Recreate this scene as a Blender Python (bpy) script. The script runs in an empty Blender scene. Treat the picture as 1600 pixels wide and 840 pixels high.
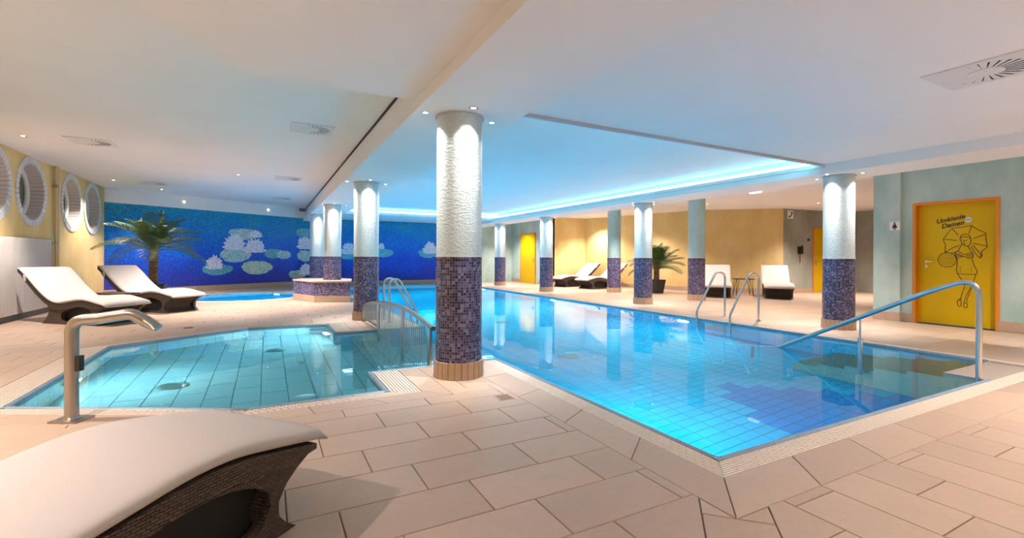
import bpy, bmesh, math, random
from mathutils import Matrix, Vector

# ------------------------------------------------------------------ camera, world, exposure
SC = bpy.context.scene
COL = SC.collection
PI = math.pi
YAW, ROLL, EYE, FPX, HPY = math.radians(27.8), math.radians(0.26), 1.2, 726.0, 401.7
cam_data = bpy.data.cameras.new('camera')
cam_data.sensor_width = 36.0
cam_data.lens = FPX / 1600 * 36
cam_data.shift_y = -(420 - HPY) / 1600
cam_data.clip_start = 0.05
cam = bpy.data.objects.new('camera', cam_data)
cam.matrix_world = Matrix.Translation((0, 0, EYE)) @ Matrix.Rotation(-YAW, 4, 'Z') @ Matrix.Rotation(PI / 2, 4, 'X') @ Matrix.Rotation(ROLL, 4, 'Z')
COL.objects.link(cam)
SC.camera = cam
world = bpy.data.worlds.new('world')
SC.world = world
world.use_nodes = True
world.node_tree.nodes['Background'].inputs[0].default_value = (0.05, 0.07, 0.1, 1)
world.node_tree.nodes['Background'].inputs[1].default_value = 0.3
SC.view_settings.view_transform = 'Standard'
SC.view_settings.look = 'None'
SC.view_settings.gamma = 1
SC.view_settings.use_curve_mapping = False
SC.view_settings.exposure = 0.85
SC.cycles.use_denoising = True
SC.cycles.max_bounces = 11
SC.cycles.diffuse_bounces = 5
SC.cycles.glossy_bounces = 5
SC.cycles.transmission_bounces = 6
SC.cycles.sample_clamp_indirect = 4.0
SC.cycles.caustics_reflective = False
SC.cycles.blur_glossy = 0.5

WK = 7.0
WARM = (1.0, 0.83, 0.73)
COOL = (1.0, 0.95, 0.92)
CYAN = (0.16, 0.66, 1.0)

# ------------------------------------------------------------------ helpers
def tag(o, label=None, cat=None, group=None, kind=None):
    if label: o['label'] = label
    if cat: o['category'] = cat
    if group: o['group'] = group
    if kind: o['kind'] = kind
    return o

def link(name, me, mat=None, parent=None, loc=None):
    o = bpy.data.objects.new(name, me)
    COL.objects.link(o)
    if mat is not None and me is not None and len(me.materials) == 0:
        me.materials.append(mat)
    if parent is not None: o.parent = parent
    if loc is not None: o.location = loc
    return o

def thing(name, label, cat, loc=(0, 0, 0), rz=0.0, group=None):
    o = bpy.data.objects.new(name, None)
    o.empty_display_size = 0.1
    COL.objects.link(o)
    o.location = loc
    o.rotation_euler = (0, 0, rz)
    return tag(o, label, cat, group)

class MB:
    """collects faces into one mesh"""
    def __init__(s): s.v = []; s.f = []; s.uv = {}
    def add(s, vs, fs):
        b = len(s.v); s.v += [tuple(p) for p in vs]; s.f += [tuple(i + b for i in f) for f in fs]
        return s
    def box(s, x0, x1, y0, y1, z0, z1):
        return s.add([(x0,y0,z0),(x1,y0,z0),(x1,y1,z0),(x0,y1,z0),(x0,y0,z1),(x1,y0,z1),(x1,y1,z1),(x0,y1,z1)],
                     [(0,3,2,1),(4,5,6,7),(0,1,5,4),(1,2,6,5),(2,3,7,6),(3,0,4,7)])
    def prism(s, poly, z0, z1, caps=True):
        n = len(poly)
        vs = [(x, y, z0) for x, y in poly] + [(x, y, z1) for x, y in poly]
        fs = [(i, (i + 1) % n, n + (i + 1) % n, n + i) for i in range(n)]
        if caps: fs += [tuple(range(n - 1, -1, -1)), tuple(range(n, 2 * n))]
        return s.add(vs, fs)
    def tube(s, path, r, n=10, caps=True, closed=False):
        path = [Vector(p) for p in path]; m = len(path)
        rad = r if isinstance(r, (list, tuple)) else [r] * m
        vs = []; up = None
        for i, p in enumerate(path):
            a = path[(i - 1) % m] if (i or closed) else p
            b = path[(i + 1) % m] if (i < m - 1 or closed) else p
            d = (b - a).normalized()
            if up is None:
                up = Vector((0, 0, 1)) if abs(d.z) < 0.9 else Vector((1, 0, 0))
            u = (up - d * up.dot(d)).normalized(); w = d.cross(u); up = u
            for k in range(n):
                t = 2 * PI * k / n
                vs.append(p + (u * math.cos(t) + w * math.sin(t)) * rad[i])
        fs = []
        for i in range(m if closed else m - 1):
            j = (i + 1) % m
            for k in range(n):
                l = (k + 1) % n
                fs.append((i * n + k, i * n + l, j * n + l, j * n + k))
        if caps and not closed:
            fs += [tuple(range(n - 1, -1, -1)), tuple(range((m - 1) * n, m * n))]
        return s.add(vs, fs)
    def lathe(s, prof, n=32, cx=0, cy=0, a0=0.0, a1=2 * PI, capb=True, capt=True):
        full = abs(a1 - a0 - 2 * PI) < 1e-6
        k = n if full else n + 1
        vs = [(cx + r * math.cos(a0 + (a1 - a0) * i / n), cy + r * math.sin(a0 + (a1 - a0) * i / n), z) for r, z in prof for i in range(k)]
        fs = []
        for j in range(len(prof) - 1):
            for i in range(n):
                l = (i + 1) % k
                fs.append((j * k + i, j * k + l, (j + 1) * k + l, (j + 1) * k + i))
        if full and capb: fs.append(tuple(range(k - 1, -1, -1)))
        if full and capt: fs.append(tuple(range((len(prof) - 1) * k, len(prof) * k)))
        return s.add(vs, fs)
    def mesh(s, name, mat=None, smooth=False, cyl=None, fix=True):
        me = bpy.data.meshes.new(name)
        me.from_pydata(s.v, [], s.f)
        if fix:
            bm = bmesh.new(); bm.from_mesh(me)
            bmesh.ops.recalc_face_normals(bm, faces=bm.faces)
            bm.to_mesh(me); bm.free()
        uvs(me, cyl)
        if smooth:
            me.polygons.foreach_set('use_smooth', [True] * len(me.polygons))
            if smooth != 'all': auto_smooth(me)
        if mat is not None: me.materials.append(mat)
        return me
    def build(s, name, mat, parent=None, smooth=False, loc=None, cyl=None, fix=True):
        return link(name, s.mesh(name, mat, smooth, cyl, fix), None, parent, loc)

def auto_smooth(me, ang=math.radians(38)):
    bm = bmesh.new(); bm.from_mesh(me)
    for e in bm.edges:
        e.smooth = not (len(e.link_faces) == 2 and e.calc_face_angle(0) > ang)
    bm.to_mesh(me); bm.free()

def uvs(me, cyl=None):
    """box-projected (metres), or round a vertical axis when cyl = (cx, cy, radius)"""
    uvl = me.uv_layers.new(name='UVMap').data
    for p in me.polygons:
        n = p.normal
        for li in p.loop_indices:
            c = me.vertices[me.loops[li].vertex_index].co
            if cyl and abs(n.z) < 0.7:
                a = math.atan2(c.y - cyl[1], c.x - cyl[0])
                ac = math.atan2(p.center.y - cyl[1], p.center.x - cyl[0])
                while a - ac > PI: a -= 2 * PI
                while a - ac < -PI: a += 2 * PI
                uvl[li].uv = (a * cyl[2], c.z)
            elif abs(n.z) >= max(abs(n.x), abs(n.y)): uvl[li].uv = (c.x, c.y)
            elif abs(n.x) > abs(n.y): uvl[li].uv = (c.y, c.z)
            else: uvl[li].uv = (c.x, c.z)

# 2D polygons
def area2(p): return 0.5 * sum(p[i][0] * p[(i + 1) % len(p)][1] - p[(i + 1) % len(p)][0] * p[i][1] for i in range(len(p)))
def half(poly, a, b, keep_left=True):
    out = []; n = len(poly); sg = 1 if keep_left else -1
    def sd(p): return sg * ((b[0] - a[0]) * (p[1] - a[1]) - (b[1] - a[1]) * (p[0] - a[0]))
    for i in range(n):
        p, q = poly[i], poly[(i + 1) % n]; dp, dq = sd(p), sd(q)
        if dp >= 0: out.append(p)
        if dp * dq < 0:
            t = dp / (dp - dq); out.append((p[0] + (q[0] - p[0]) * t, p[1] + (q[1] - p[1]) * t))
    return out
def clip(poly, region):
    for i in range(len(region)):
        poly = half(poly, region[i], region[(i + 1) % len(region)])
        if len(poly) < 3: return []
    return poly
def subtract(poly, obs):
    if not clip(poly, obs) or abs(area2(clip(poly, obs))) < 1e-5: return [poly]
    out = []; rest = poly
    for i in range(len(obs)):
        a, b = obs[i], obs[(i + 1) % len(obs)]
        o = half(rest, a, b, False)
        if len(o) > 2 and abs(area2(o)) > 1e-4: out.append(o)
        rest = half(rest, a, b, True)
        if len(rest) < 3: break
    return out
def offset(poly, ds):
    """convex CCW polygon, every edge moved outwards by its own distance"""
    n = len(poly); L = []
    for i in range(n):
        (x0, y0), (x1, y1) = poly[i], poly[(i + 1) % n]
        l = math.hypot(x1 - x0, y1 - y0); dx, dy = (x1 - x0) / l, (y1 - y0) / l
        d = ds[i] if isinstance(ds, (list, tuple)) else ds
        L.append(((x0 + dy * d, y0 - dx * d), (dx, dy)))
    out = []
    for i in range(n):
        (p, d), (q, e) = L[i - 1], L[i]
        c = d[0] * e[1] - d[1] * e[0]
        t = ((q[0] - p[0]) * e[1] - (q[1] - p[1]) * e[0]) / c
        out.append((p[0] + d[0] * t, p[1] + d[1] * t))
    return out
def rect(x0, x1, y0, y1): return [(x0, y0), (x1, y0), (x1, y1), (x0, y1)]
_c, _s = math.cos(YAW), math.sin(YAW)
def size_in_view(p, z=0.0):
    """rough apparent size, to choose which of many alike pieces are kept as single objects"""
    q = []
    for x, y in p:
        t = x * _s + y * _c
        if t < 0.35: return -1
        q.append((FPX * (x * _c - y * _s) / t + 800, HPY - FPX * (z - EYE) / t))
    cx = sum(a for a, b in q) / len(q); cy = sum(b for a, b in q) / len(q)
    if not (-60 < cx < 1660 and cy < 930): return -1
    return abs(area2(q))

# ------------------------------------------------------------------ materials
def mat(name, color=(.8, .8, .8), rough=.5, metal=0.0, spec=.5, emit=None, es=0.0):
    m = bpy.data.materials.new(name); m.use_nodes = True
    b = m.node_tree.nodes['Principled BSDF']
    b.inputs['Base Color'].default_value = (*color, 1)
    b.inputs['Roughness'].default_value = rough
    b.inputs['Metallic'].default_value = metal
    b.inputs['Specular IOR Level'].default_value = spec
    if emit:
        b.inputs['Emission Color'].default_value = (*emit, 1)
        b.inputs['Emission Strength'].default_value = es
    return m
class NT:
    def __init__(s, m): s.m = m; s.t = m.node_tree; s.b = s.t.nodes.get('Principled BSDF')
    def n(s, typ, ins={}, **props):
        x = s.t.nodes.new(typ)
        for k, v in props.items(): setattr(x, k, v)
        for k, v in ins.items():
            if isinstance(v, bpy.types.NodeSocket): s.t.links.new(v, x.inputs[k])
            else: x.inputs[k].default_value = v
        return x
    def l(s, a, b): s.t.links.new(a, b)
    def math(s, op, a, b=None, c=None):
        ins = {0: a}
        if b is not None: ins[1] = b
        if c is not None: ins[2] = c
        return s.n('ShaderNodeMath', ins, operation=op).outputs[0]
    def ramp(s, fac, stops, mode='LINEAR'):
        r = s.n('ShaderNodeValToRGB', {'Fac': fac}); e = r.color_ramp.elements
        r.color_ramp.interpolation = mode
        while len(e) < len(stops): e.new(0.5)
        for i, (p, c) in enumerate(stops): e[i].position = p; e[i].color = (*c, 1)
        return r.outputs[0]
    def mix(s, f, a, b, blend='MIX'):
        x = s.n('ShaderNodeMix', data_type='RGBA', blend_type=blend)
        for k, v in ((0, f), (6, a), (7, b)):
            if isinstance(v, bpy.types.NodeSocket): s.l(v, x.inputs[k])
            else: x.inputs[k].default_value = v if k == 0 else (*v, 1)
        return x.outputs[2]
    def bump(s, h, strength=.3, dist=.01):
        x = s.n('ShaderNodeBump', {'Height': h, 'Strength': strength, 'Distance': dist}); s.l(x.outputs[0], s.b.inputs['Normal'])
    def pos(s): return s.n('ShaderNodeNewGeometry').outputs['Position']
    def uv(s): return s.n('ShaderNodeUVMap', uv_map='UVMap').outputs[0]
    def noise(s, vec, scale, detail=4, rough=.55):
        return s.n('ShaderNodeTexNoise', {'Vector': vec, 'Scale': scale, 'Detail': detail, 'Roughness': rough}).outputs[0]

def plaster(name, c1, c2, c3, scale=1.3, bump=.15, rough=.8):
    m = mat(name, c1, rough); t = NT(m); p = t.pos()
    st = t.n('ShaderNodeMapping', {'Vector': p, 'Scale': (1, 1, .6)}).outputs[0]
    a = t.noise(st, scale, 6, .62)
    col = t.ramp(a, [(.3, c1), (.52, c2), (.72, c3)])
    t.l(col, t.b.inputs['Base Color'])
    t.bump(t.noise(p, 45, 3), bump, .006)
    return m
def stone(name, c1, c2, rough=.42):
    m = mat(name, c1, rough); t = NT(m); p = t.pos()
    a = t.noise(p, 2.6, 7, .65); f = t.noise(p, 22, 4, .7)
    col = t.mix(a, c1, c2)
    rnd = t.n('ShaderNodeObjectInfo').outputs['Random']
    isl = t.n('ShaderNodeNewGeometry').outputs['Random Per Island']
    v = t.math('FRACT', t.math('ADD', rnd, isl))
    v = t.math('ADD', t.math('MULTIPLY', v, .13), .90)
    v = t.math('MULTIPLY', v, t.math('ADD', t.math('MULTIPLY', f, .22), .9))
    col = t.n('ShaderNodeHueSaturation', {'Color': col, 'Value': v}).outputs[0]
    t.l(col, t.b.inputs['Base Color'])
    t.bump(t.math('ADD', t.math('MULTIPLY', a, 2.0), f), .25, .004)
    return m
def mosaic(name, stops, size=.0275, grout=(.18, .17, .2), rough=.25, wall=False):
    m = mat(name, (.2, .2, .3), rough, spec=.25 if wall else .5); t = NT(m); uv = t.uv()
    sc = t.n('ShaderNodeVectorMath', {0: uv, 1: (1 / size, 1 / size, 1)}, operation='MULTIPLY').outputs[0]
    cell = t.n('ShaderNodeVectorMath', {0: sc}, operation='FLOOR').outputs[0]
    fr = t.n('ShaderNodeVectorMath', {0: sc}, operation='FRACTION').outputs[0]
    wn = t.n('ShaderNodeTexWhiteNoise', {'Vector': cell}, noise_dimensions='2D').outputs[0]
    xyz = t.n('ShaderNodeSeparateXYZ', {0: fr})
    ex = t.math('ABSOLUTE', t.math('SUBTRACT', xyz.outputs[0], .5)); ey = t.math('ABSOLUTE', t.math('SUBTRACT', xyz.outputs[1], .5))
    g = t.math('GREATER_THAN', t.math('MAXIMUM', ex, ey), .455)
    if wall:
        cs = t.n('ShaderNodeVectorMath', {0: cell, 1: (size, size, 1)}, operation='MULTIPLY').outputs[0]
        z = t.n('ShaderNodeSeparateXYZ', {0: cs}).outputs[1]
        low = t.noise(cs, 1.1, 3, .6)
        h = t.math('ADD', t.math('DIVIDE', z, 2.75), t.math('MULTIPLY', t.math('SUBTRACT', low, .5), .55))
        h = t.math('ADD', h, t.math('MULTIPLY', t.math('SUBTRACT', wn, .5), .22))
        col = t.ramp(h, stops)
        w2 = t.n('ShaderNodeTexWhiteNoise', {'Vector': t.n('ShaderNodeVectorMath', {0: cell, 1: (7, 3, 0)}, operation='ADD').outputs[0]}, noise_dimensions='2D').outputs[0]
        col = t.n('ShaderNodeHueSaturation', {'Color': col, 'Value': t.math('ADD', t.math('MULTIPLY', w2, .7), .65)}).outputs[0]
    else:
        col = t.ramp(wn, stops, 'CONSTANT')
    col = t.mix(g, col, grout)
    t.l(col, t.b.inputs['Base Color'])
    t.l(t.math('ADD', t.math('MULTIPLY', g, .5), rough), t.b.inputs['Roughness'])
    t.bump(t.math('SUBTRACT', 1.0, g), .35, .003)
    return m
def tiles_mat(name, c, rough=.25, var=.12):
    m = mat(name, c, rough); t = NT(m)
    rnd = t.n('ShaderNodeObjectInfo').outputs['Random']; isl = t.n('ShaderNodeNewGeometry').outputs['Random Per Island']
    v = t.math('ADD', t.math('MULTIPLY', t.math('FRACT', t.math('ADD', rnd, isl)), var), 1 - var / 2)
    col = t.n('ShaderNodeHueSaturation', {'Color': (*c, 1), 'Value': v}).outputs[0]
    t.l(col, t.b.inputs['Base Color'])
    return m

M = {}
M['ceiling'] = plaster('ceiling_paint', (.85, .835, .825), (.87, .855, .845), (.885, .87, .86), 1.0, .02, .9)
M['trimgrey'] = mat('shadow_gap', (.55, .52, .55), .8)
M['gap'] = mat('dark_joint', (.05, .05, .05), .9)
M['yellow'] = plaster('yellow_plaster', (.62, .44, .16), (.68, .52, .23), (.74, .60, .33))
M['aqua'] = plaster('aqua_plaster', (.30, .47, .47), (.42, .58, .57), (.55, .68, .66))
M['grey'] = plaster('grey_green_plaster', (.25, .27, .23), (.32, .34, .30), (.40, .41, .36))
M['stone'] = stone('beige_stone', (.53, .395, .30), (.445, .33, .252))
M['grout'] = mat('brown_grout', (.22, .155, .12), .9)
M['plinth'] = stone('tan_plinth_tile', (.56, .38, .25), (.52, .34, .22), .35)
M['base'] = stone('tan_baseboard_tile', (.50, .36, .26), (.46, .33, .24), .4)
M['purple'] = mosaic('purple_mosaic', [(0, (.020, .015, .05)), (.22, (.045, .035, .10)), (.42, (.085, .07, .18)), (.62, (.14, .115, .25)), (.86, (.23, .20, .34))], .0275, (.26, .24, .31))
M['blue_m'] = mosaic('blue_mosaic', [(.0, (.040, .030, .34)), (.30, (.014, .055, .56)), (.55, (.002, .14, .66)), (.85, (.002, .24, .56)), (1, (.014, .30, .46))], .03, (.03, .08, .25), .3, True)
M['stucco'] = mat('stucco_paint', (.60, .68, .68), .85)
_t = NT(M['stucco']); _p = _t.pos()
_a = _t.n('ShaderNodeMapping', {'Vector': _p, 'Rotation': (.5, .4, 0), 'Scale': (1, 1, 2.2)}).outputs[0]
_n = _t.noise(_a, 26, 5, .65)
_t.l(_t.ramp(_n, [(.3, (.50, .60, .61)), (.7, (.68, .74, .73))]), _t.b.inputs['Base Color'])
_t.bump(_n, .9, .02)
M['aquacol'] = plaster('aqua_column_paint', (.30, .50, .54), (.38, .57, .60), (.44, .62, .64), 3)  # aqua tone carries the cyan light that falls on the plain columns
M['white'] = mat('white_paint', (.8, .8, .8), .5)
M['metal'] = mat('brushed_steel', (.62, .62, .62), .22, 1.0)
M['rail_metal'] = mat('satin_steel', (.55, .54, .52), .3, 1.0)
M['bronze'] = mat('satin_bronze_steel', (.42, .40, .38), .32, 1.0)
M['tile_lb'] = tiles_mat('pale_blue_pool_tile', (.012, .50, .77))
M['tile_db'] = tiles_mat('deep_blue_pool_tile', (.002, .29, .68))
M['tile_sp'] = tiles_mat('paddling_pool_tile', (.50, .60, .62))
M['pgrout'] = mat('pool_grout', (.05, .22, .34), .8)
M['sgrout'] = mat('paddling_grout', (.17, .27, .31), .8)
M['coping'] = tiles_mat('blue_grey_coping', (.20, .28, .36), .45)
M['grate'] = mat('cream_grate', (.74, .64, .55), .5)
M['gratebed'] = mat('grate_channel', (.17, .12, .09), .9)
M['step'] = stone('grey_step_stone', (.44, .38, .33), (.38, .33, .29), .5)
M['radiator'] = mat('white_radiator', (.70, .68, .66), .5)
M['cushion'] = mat('cream_cushion', (.57, .54, .525), .9)
_t = NT(M['cushion']); _t.bump(_t.noise(_t.pos(), 380, 2), .12, .002)
M['wicker'] = mat('brown_wicker', (.05, .035, .028), .45)
_t = NT(M['wicker']); _u = _t.uv()
_br = _t.n('ShaderNodeTexBrick', {'Vector': _u, 'Scale': 1.0, 'Mortar Size': .0022, 'Mortar Smooth': 1.0, 'Brick Width': .028, 'Row Height': .0115, 'Color1': (.14, .10, .08, 1), 'Color2': (.09, .065, .052, 1), 'Mortar': (.038, .027, .022, 1)})
_t.l(_br.outputs['Color'], _t.b.inputs['Base Color'])
_t.bump(_t.math('SUBTRACT', 1.0, _br.outputs['Fac']), 1.0, .012)
M['lining'] = mat('black_lining', (.012, .010, .009), .7)  # near-black colour paints the shade inside the lounger side openings
M['leaf'] = mat('palm_leaf', (.045, .085, .02), .5)
_t = NT(M['leaf']); _t.l(_t.ramp(_t.noise(_t.pos(), 5, 3), [(.3, (.02, .06, .012)), (.7, (.09, .15, .035))]), _t.b.inputs['Base Color'])
M['leafdry'] = mat('pale_new_leaf', (.55, .45, .2), .6)
M['trunk'] = plaster('palm_trunk', (.10, .05, .025), (.17, .09, .045), (.24, .14, .07), 14, .8)
M['pot'] = mat('dark_planter', (.025, .028, .03), .5)
M['soil'] = mat('soil', (.03, .02, .015), .95)
M['doory'] = mat('yellow_door_paint', (.66, .43, .0), .5, 0, .25)
M['frame'] = mat('orange_frame_paint', (.72, .24, .01), .45)
M['black'] = mat('black_print', (.012, .012, .014), .6)
M['blackpl'] = mat('black_plastic', (.015, .015, .015), .35)
M['bluepr'] = mat('blue_print', (.03, .06, .45), .6)
M['tablew'] = mat('dark_table_top', (.05, .035, .03), .5)
M['wintile'] = tiles_mat('pale_reveal_tile', (.60, .57, .56), .4, .06)
M['winrim'] = tiles_mat('white_rim_tile', (.66, .70, .74), .35, .10)
M['winframe'] = mat('white_window_frame', (.75, .75, .73), .4)
M['glass_d'] = mat('dark_window_glass', (.07, .10, .09), .08, 0, .6)
M['vent'] = mat('white_vent', (.74, .74, .73), .5)
M['ventdark'] = mat('vent_shaft', (.02, .02, .02), .9)
M['spot_on'] = mat('lit_spot', (.9, .9, .9), .5, emit=(1, .93, .84), es=9)
M['spot_warm'] = mat('lit_warm_spot', (.9, .9, .9), .5, emit=(1, .85, .66), es=9)
M['led'] = mat('cyan_led', (.8, .9, 1), .5, emit=(.24, .77, 1.0), es=16)
M['uwlamp'] = mat('pool_lamp_glass', (.9, .95, 1), .4, emit=(.75, .95, 1.0), es=30)
M['emerg'] = mat('lit_emergency_lamp', (.9, .9, .9), .4, emit=(.9, 1, .98), es=1.2)
for nm, c1, c2 in (('pad_teal', (.03, .32, .46), (.22, .52, .55)), ('pad_white', (.20, .46, .50), (.62, .72, .70)), ('pad_green', (.34, .50, .42), (.70, .76, .62)), ('bloom', (.70, .62, .80), (.95, .90, .95))):
    m = mosaic(nm, [(0, c1), (.35, tuple((a + b) / 2 for a, b in zip(c1, c2))), (.6, c2), (.85, tuple(min(1, b * 1.1) for b in c2))], .03, tuple(a * .8 for a in c1), .35)
    M[nm] = m
# water
wm = bpy.data.materials.new('pool_water'); wm.use_nodes = True
_nt = wm.node_tree; _nt.nodes.clear()
_o = _nt.nodes.new('ShaderNodeOutputMaterial'); _g = _nt.nodes.new('ShaderNodeBsdfRefraction'); _gl = _nt.nodes.new('ShaderNodeBsdfGlossy')
_fr = _nt.nodes.new('ShaderNodeFresnel'); _mx = _nt.nodes.new('ShaderNodeMixShader')
_fr.inputs['IOR'].default_value = 1.2
_g.inputs['IOR'].default_value = 1.333; _g.inputs['Roughness'].default_value = 0.0; _g.inputs['Color'].default_value = (.45, .95, 1, 1)
_gl.inputs['Roughness'].default_value = 0.0; _gl.inputs['Color'].default_value = (1, 1, 1, 1)
_geo = _nt.nodes.new('ShaderNodeNewGeometry'); _nz = _nt.nodes.new('ShaderNodeTexNoise'); _bp = _nt.nodes.new('ShaderNodeBump')
_nz.inputs['Scale'].default_value = 1.6; _nz.inputs['Detail'].default_value = 2
_bp.inputs['Strength'].default_value = .05; _bp.inputs['Distance'].default_value = .04
_nt.links.new(_geo.outputs['Position'], _nz.inputs['Vector']); _nt.links.new(_nz.outputs[0], _bp.inputs['Height'])
for _x in (_g, _gl, _fr): _nt.links.new(_bp.outputs[0], _x.inputs['Normal'])
_nt.links.new(_fr.outputs[0], _mx.inputs[0]); _nt.links.new(_g.outputs[0], _mx.inputs[1]); _nt.links.new(_gl.outputs[0], _mx.inputs[2])
_nt.links.new(_mx.outputs[0], _o.inputs[0])
M['water'] = wm

def spot_light(name, loc, energy, color, size_deg, blend=.6, parent=None, radius=.03, target=None, beam=None):
    d = bpy.data.lights.new(name, 'SPOT'); d.energy = energy; d.color = color
    d.spot_size = math.radians(size_deg); d.spot_blend = blend; d.shadow_soft_size = radius
    if beam:   # reflector lamp: a strong core straight down inside a weaker wide cone
        d.use_nodes = True; nt = d.node_tree; em = nt.nodes['Emission']
        tc = nt.nodes.new('ShaderNodeTexCoord'); sx = nt.nodes.new('ShaderNodeSeparateXYZ'); ab = nt.nodes.new('ShaderNodeMath'); pw_ = nt.nodes.new('ShaderNodeMath'); ma = nt.nodes.new('ShaderNodeMath')
        ab.operation = 'ABSOLUTE'; pw_.operation = 'POWER'; pw_.inputs[1].default_value = beam[0]; ma.operation = 'MULTIPLY_ADD'; ma.inputs[1].default_value = beam[1]; ma.inputs[2].default_value = beam[2]
        nt.links.new(tc.outputs['Normal'], sx.inputs[0]); nt.links.new(sx.outputs[2], ab.inputs[0]); nt.links.new(ab.outputs[0], pw_.inputs[0]); nt.links.new(pw_.outputs[0], ma.inputs[0]); nt.links.new(ma.outputs[0], em.inputs['Strength'])
    o = bpy.data.objects.new(name, d); COL.objects.link(o); o.location = loc
    if target is not None:
        o.rotation_euler = (Vector(target) - Vector(loc)).to_track_quat('-Z', 'Y').to_euler()
    if parent: o.parent = parent
    return o
def area_light(name, loc, direction, energy, color, size, parent=None, spread=180):
    d = bpy.data.lights.new(name, 'AREA'); d.energy = energy; d.color = color; d.shape = 'DISK'; d.size = size
    d.spread = math.radians(spread)
    o = bpy.data.objects.new(name, d); COL.objects.link(o); o.location = loc
    o.rotation_euler = Vector(direction).to_track_quat('-Z', 'Y').to_euler()
    if parent: o.parent = parent
    return o

# ------------------------------------------------------------------ layout
WL = -4.15                       # window wall
MP0, MP1 = (-4.15, 17.3), (1.05, 20.5)   # oblique mosaic wall
YF = 20.5                        # far wall
WATER_Z = -0.03
CEIL_L, CEIL_N, BEAM_Z, CEIL_R, CEIL_C, MOS_T = 3.15, 2.78, 2.62, 2.92, 3.0, 2.74
PX0, PX1, PY0, PY1 = 2.42, 7.57, 1.91, 19.6      # main pool water
CH0, CH1 = 4.97, 7.77                             # channel between the pools
OCT = [(-.13, 4.22), (.93, 4.22), (.93, 8.80), (-.27, 8.86), (-1.81, 7.90), (-1.80, 5.11)]
GR_W = [.12, .25, .12, .12, .28, .12]             # grate width by edge
CP = .05
OCT_C = offset(OCT, CP)
OCT_G = offset(OCT, [CP + g for g in GR_W])
OCT_B = offset(OCT, [CP + g + .22 for g in GR_W])
WPC, WPR = (-.60, 15.85), 1.55
def ngon(c, r, n=28): return [(c[0] + r * math.cos(2 * PI * i / n), c[1] + r * math.sin(2 * PI * i / n)) for i in range(n)]
WP_O = ngon(WPC, WPR + .30)
ALC = [(10.8, 16.8), (12.55, 16.8), (13.45, 12.9), (13.75, 11.55), (15.72, 9.80), (17.6, 9.6), (19.0, 9.1)]

# ------------------------------------------------------------------ structure: walls
def struct(o, label, cat=None): return tag(o, label, None, None, 'structure')
def wall_seg(name, a, b, z0, z1, material, label, thick=.12, flip=False, parent=None):
    """vertical wall along a-b, thickened to the left of a->b (right when flip)"""
    dx, dy = b[0] - a[0], b[1] - a[1]; l = math.hypot(dx, dy); dx, dy = dx / l, dy / l
    nx, ny = (-dy, dx) if not flip else (dy, -dx)
    poly = [a, b, (b[0] + nx * thick, b[1] + ny * thick), (a[0] + nx * thick, a[1] + ny * thick)]
    o = MB().prism(poly if area2(poly) > 0 else poly[::-1], z0, z1).build(name, material, parent)
    if parent is None: struct(o, label)
    return o

# window wall with four round openings
WIN = [(11.12, 2.455), (12.63, 2.455), (14.78, 2.455), (16.27, 2.455)]
RO, RI, REV = .69, .56, .24
def wall_with_holes():
    mb = MB(); z0, z1 = 0.0, CEIL_L + .03; n = 48
    def quad(y0, y1): mb.add([(WL, y0, z0), (WL, y1, z0), (WL, y1, z1), (WL, y0, z1)], [(0, 1, 2, 3)])
    ys = -3.0
    for (yc, zc) in WIN:
        a, b = yc - .72, yc + .72
        quad(ys, a); ys = b
        sq = []; ci = []
        for i in range(n):
            t = 2 * PI * i / n; c, s = math.cos(t), math.sin(t)
            k = 1 / max(abs(c), abs(s))
            zz = zc + (s * k) * ((z1 - zc) if s > 0 else (zc - z0))
            sq.append((WL, yc + c * k * .72, zz)); ci.append((WL, yc + RI * c, zc + RI * s))
        mb.add(sq + ci, [(i, (i + 1) % n, n + (i + 1) % n, n + i) for i in range(n)])
    quad(ys, MP0[1] + .3)
    return mb.build('wall_left', M['yellow'])
struct(wall_with_holes(), 'yellow plastered wall with four round windows')
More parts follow.
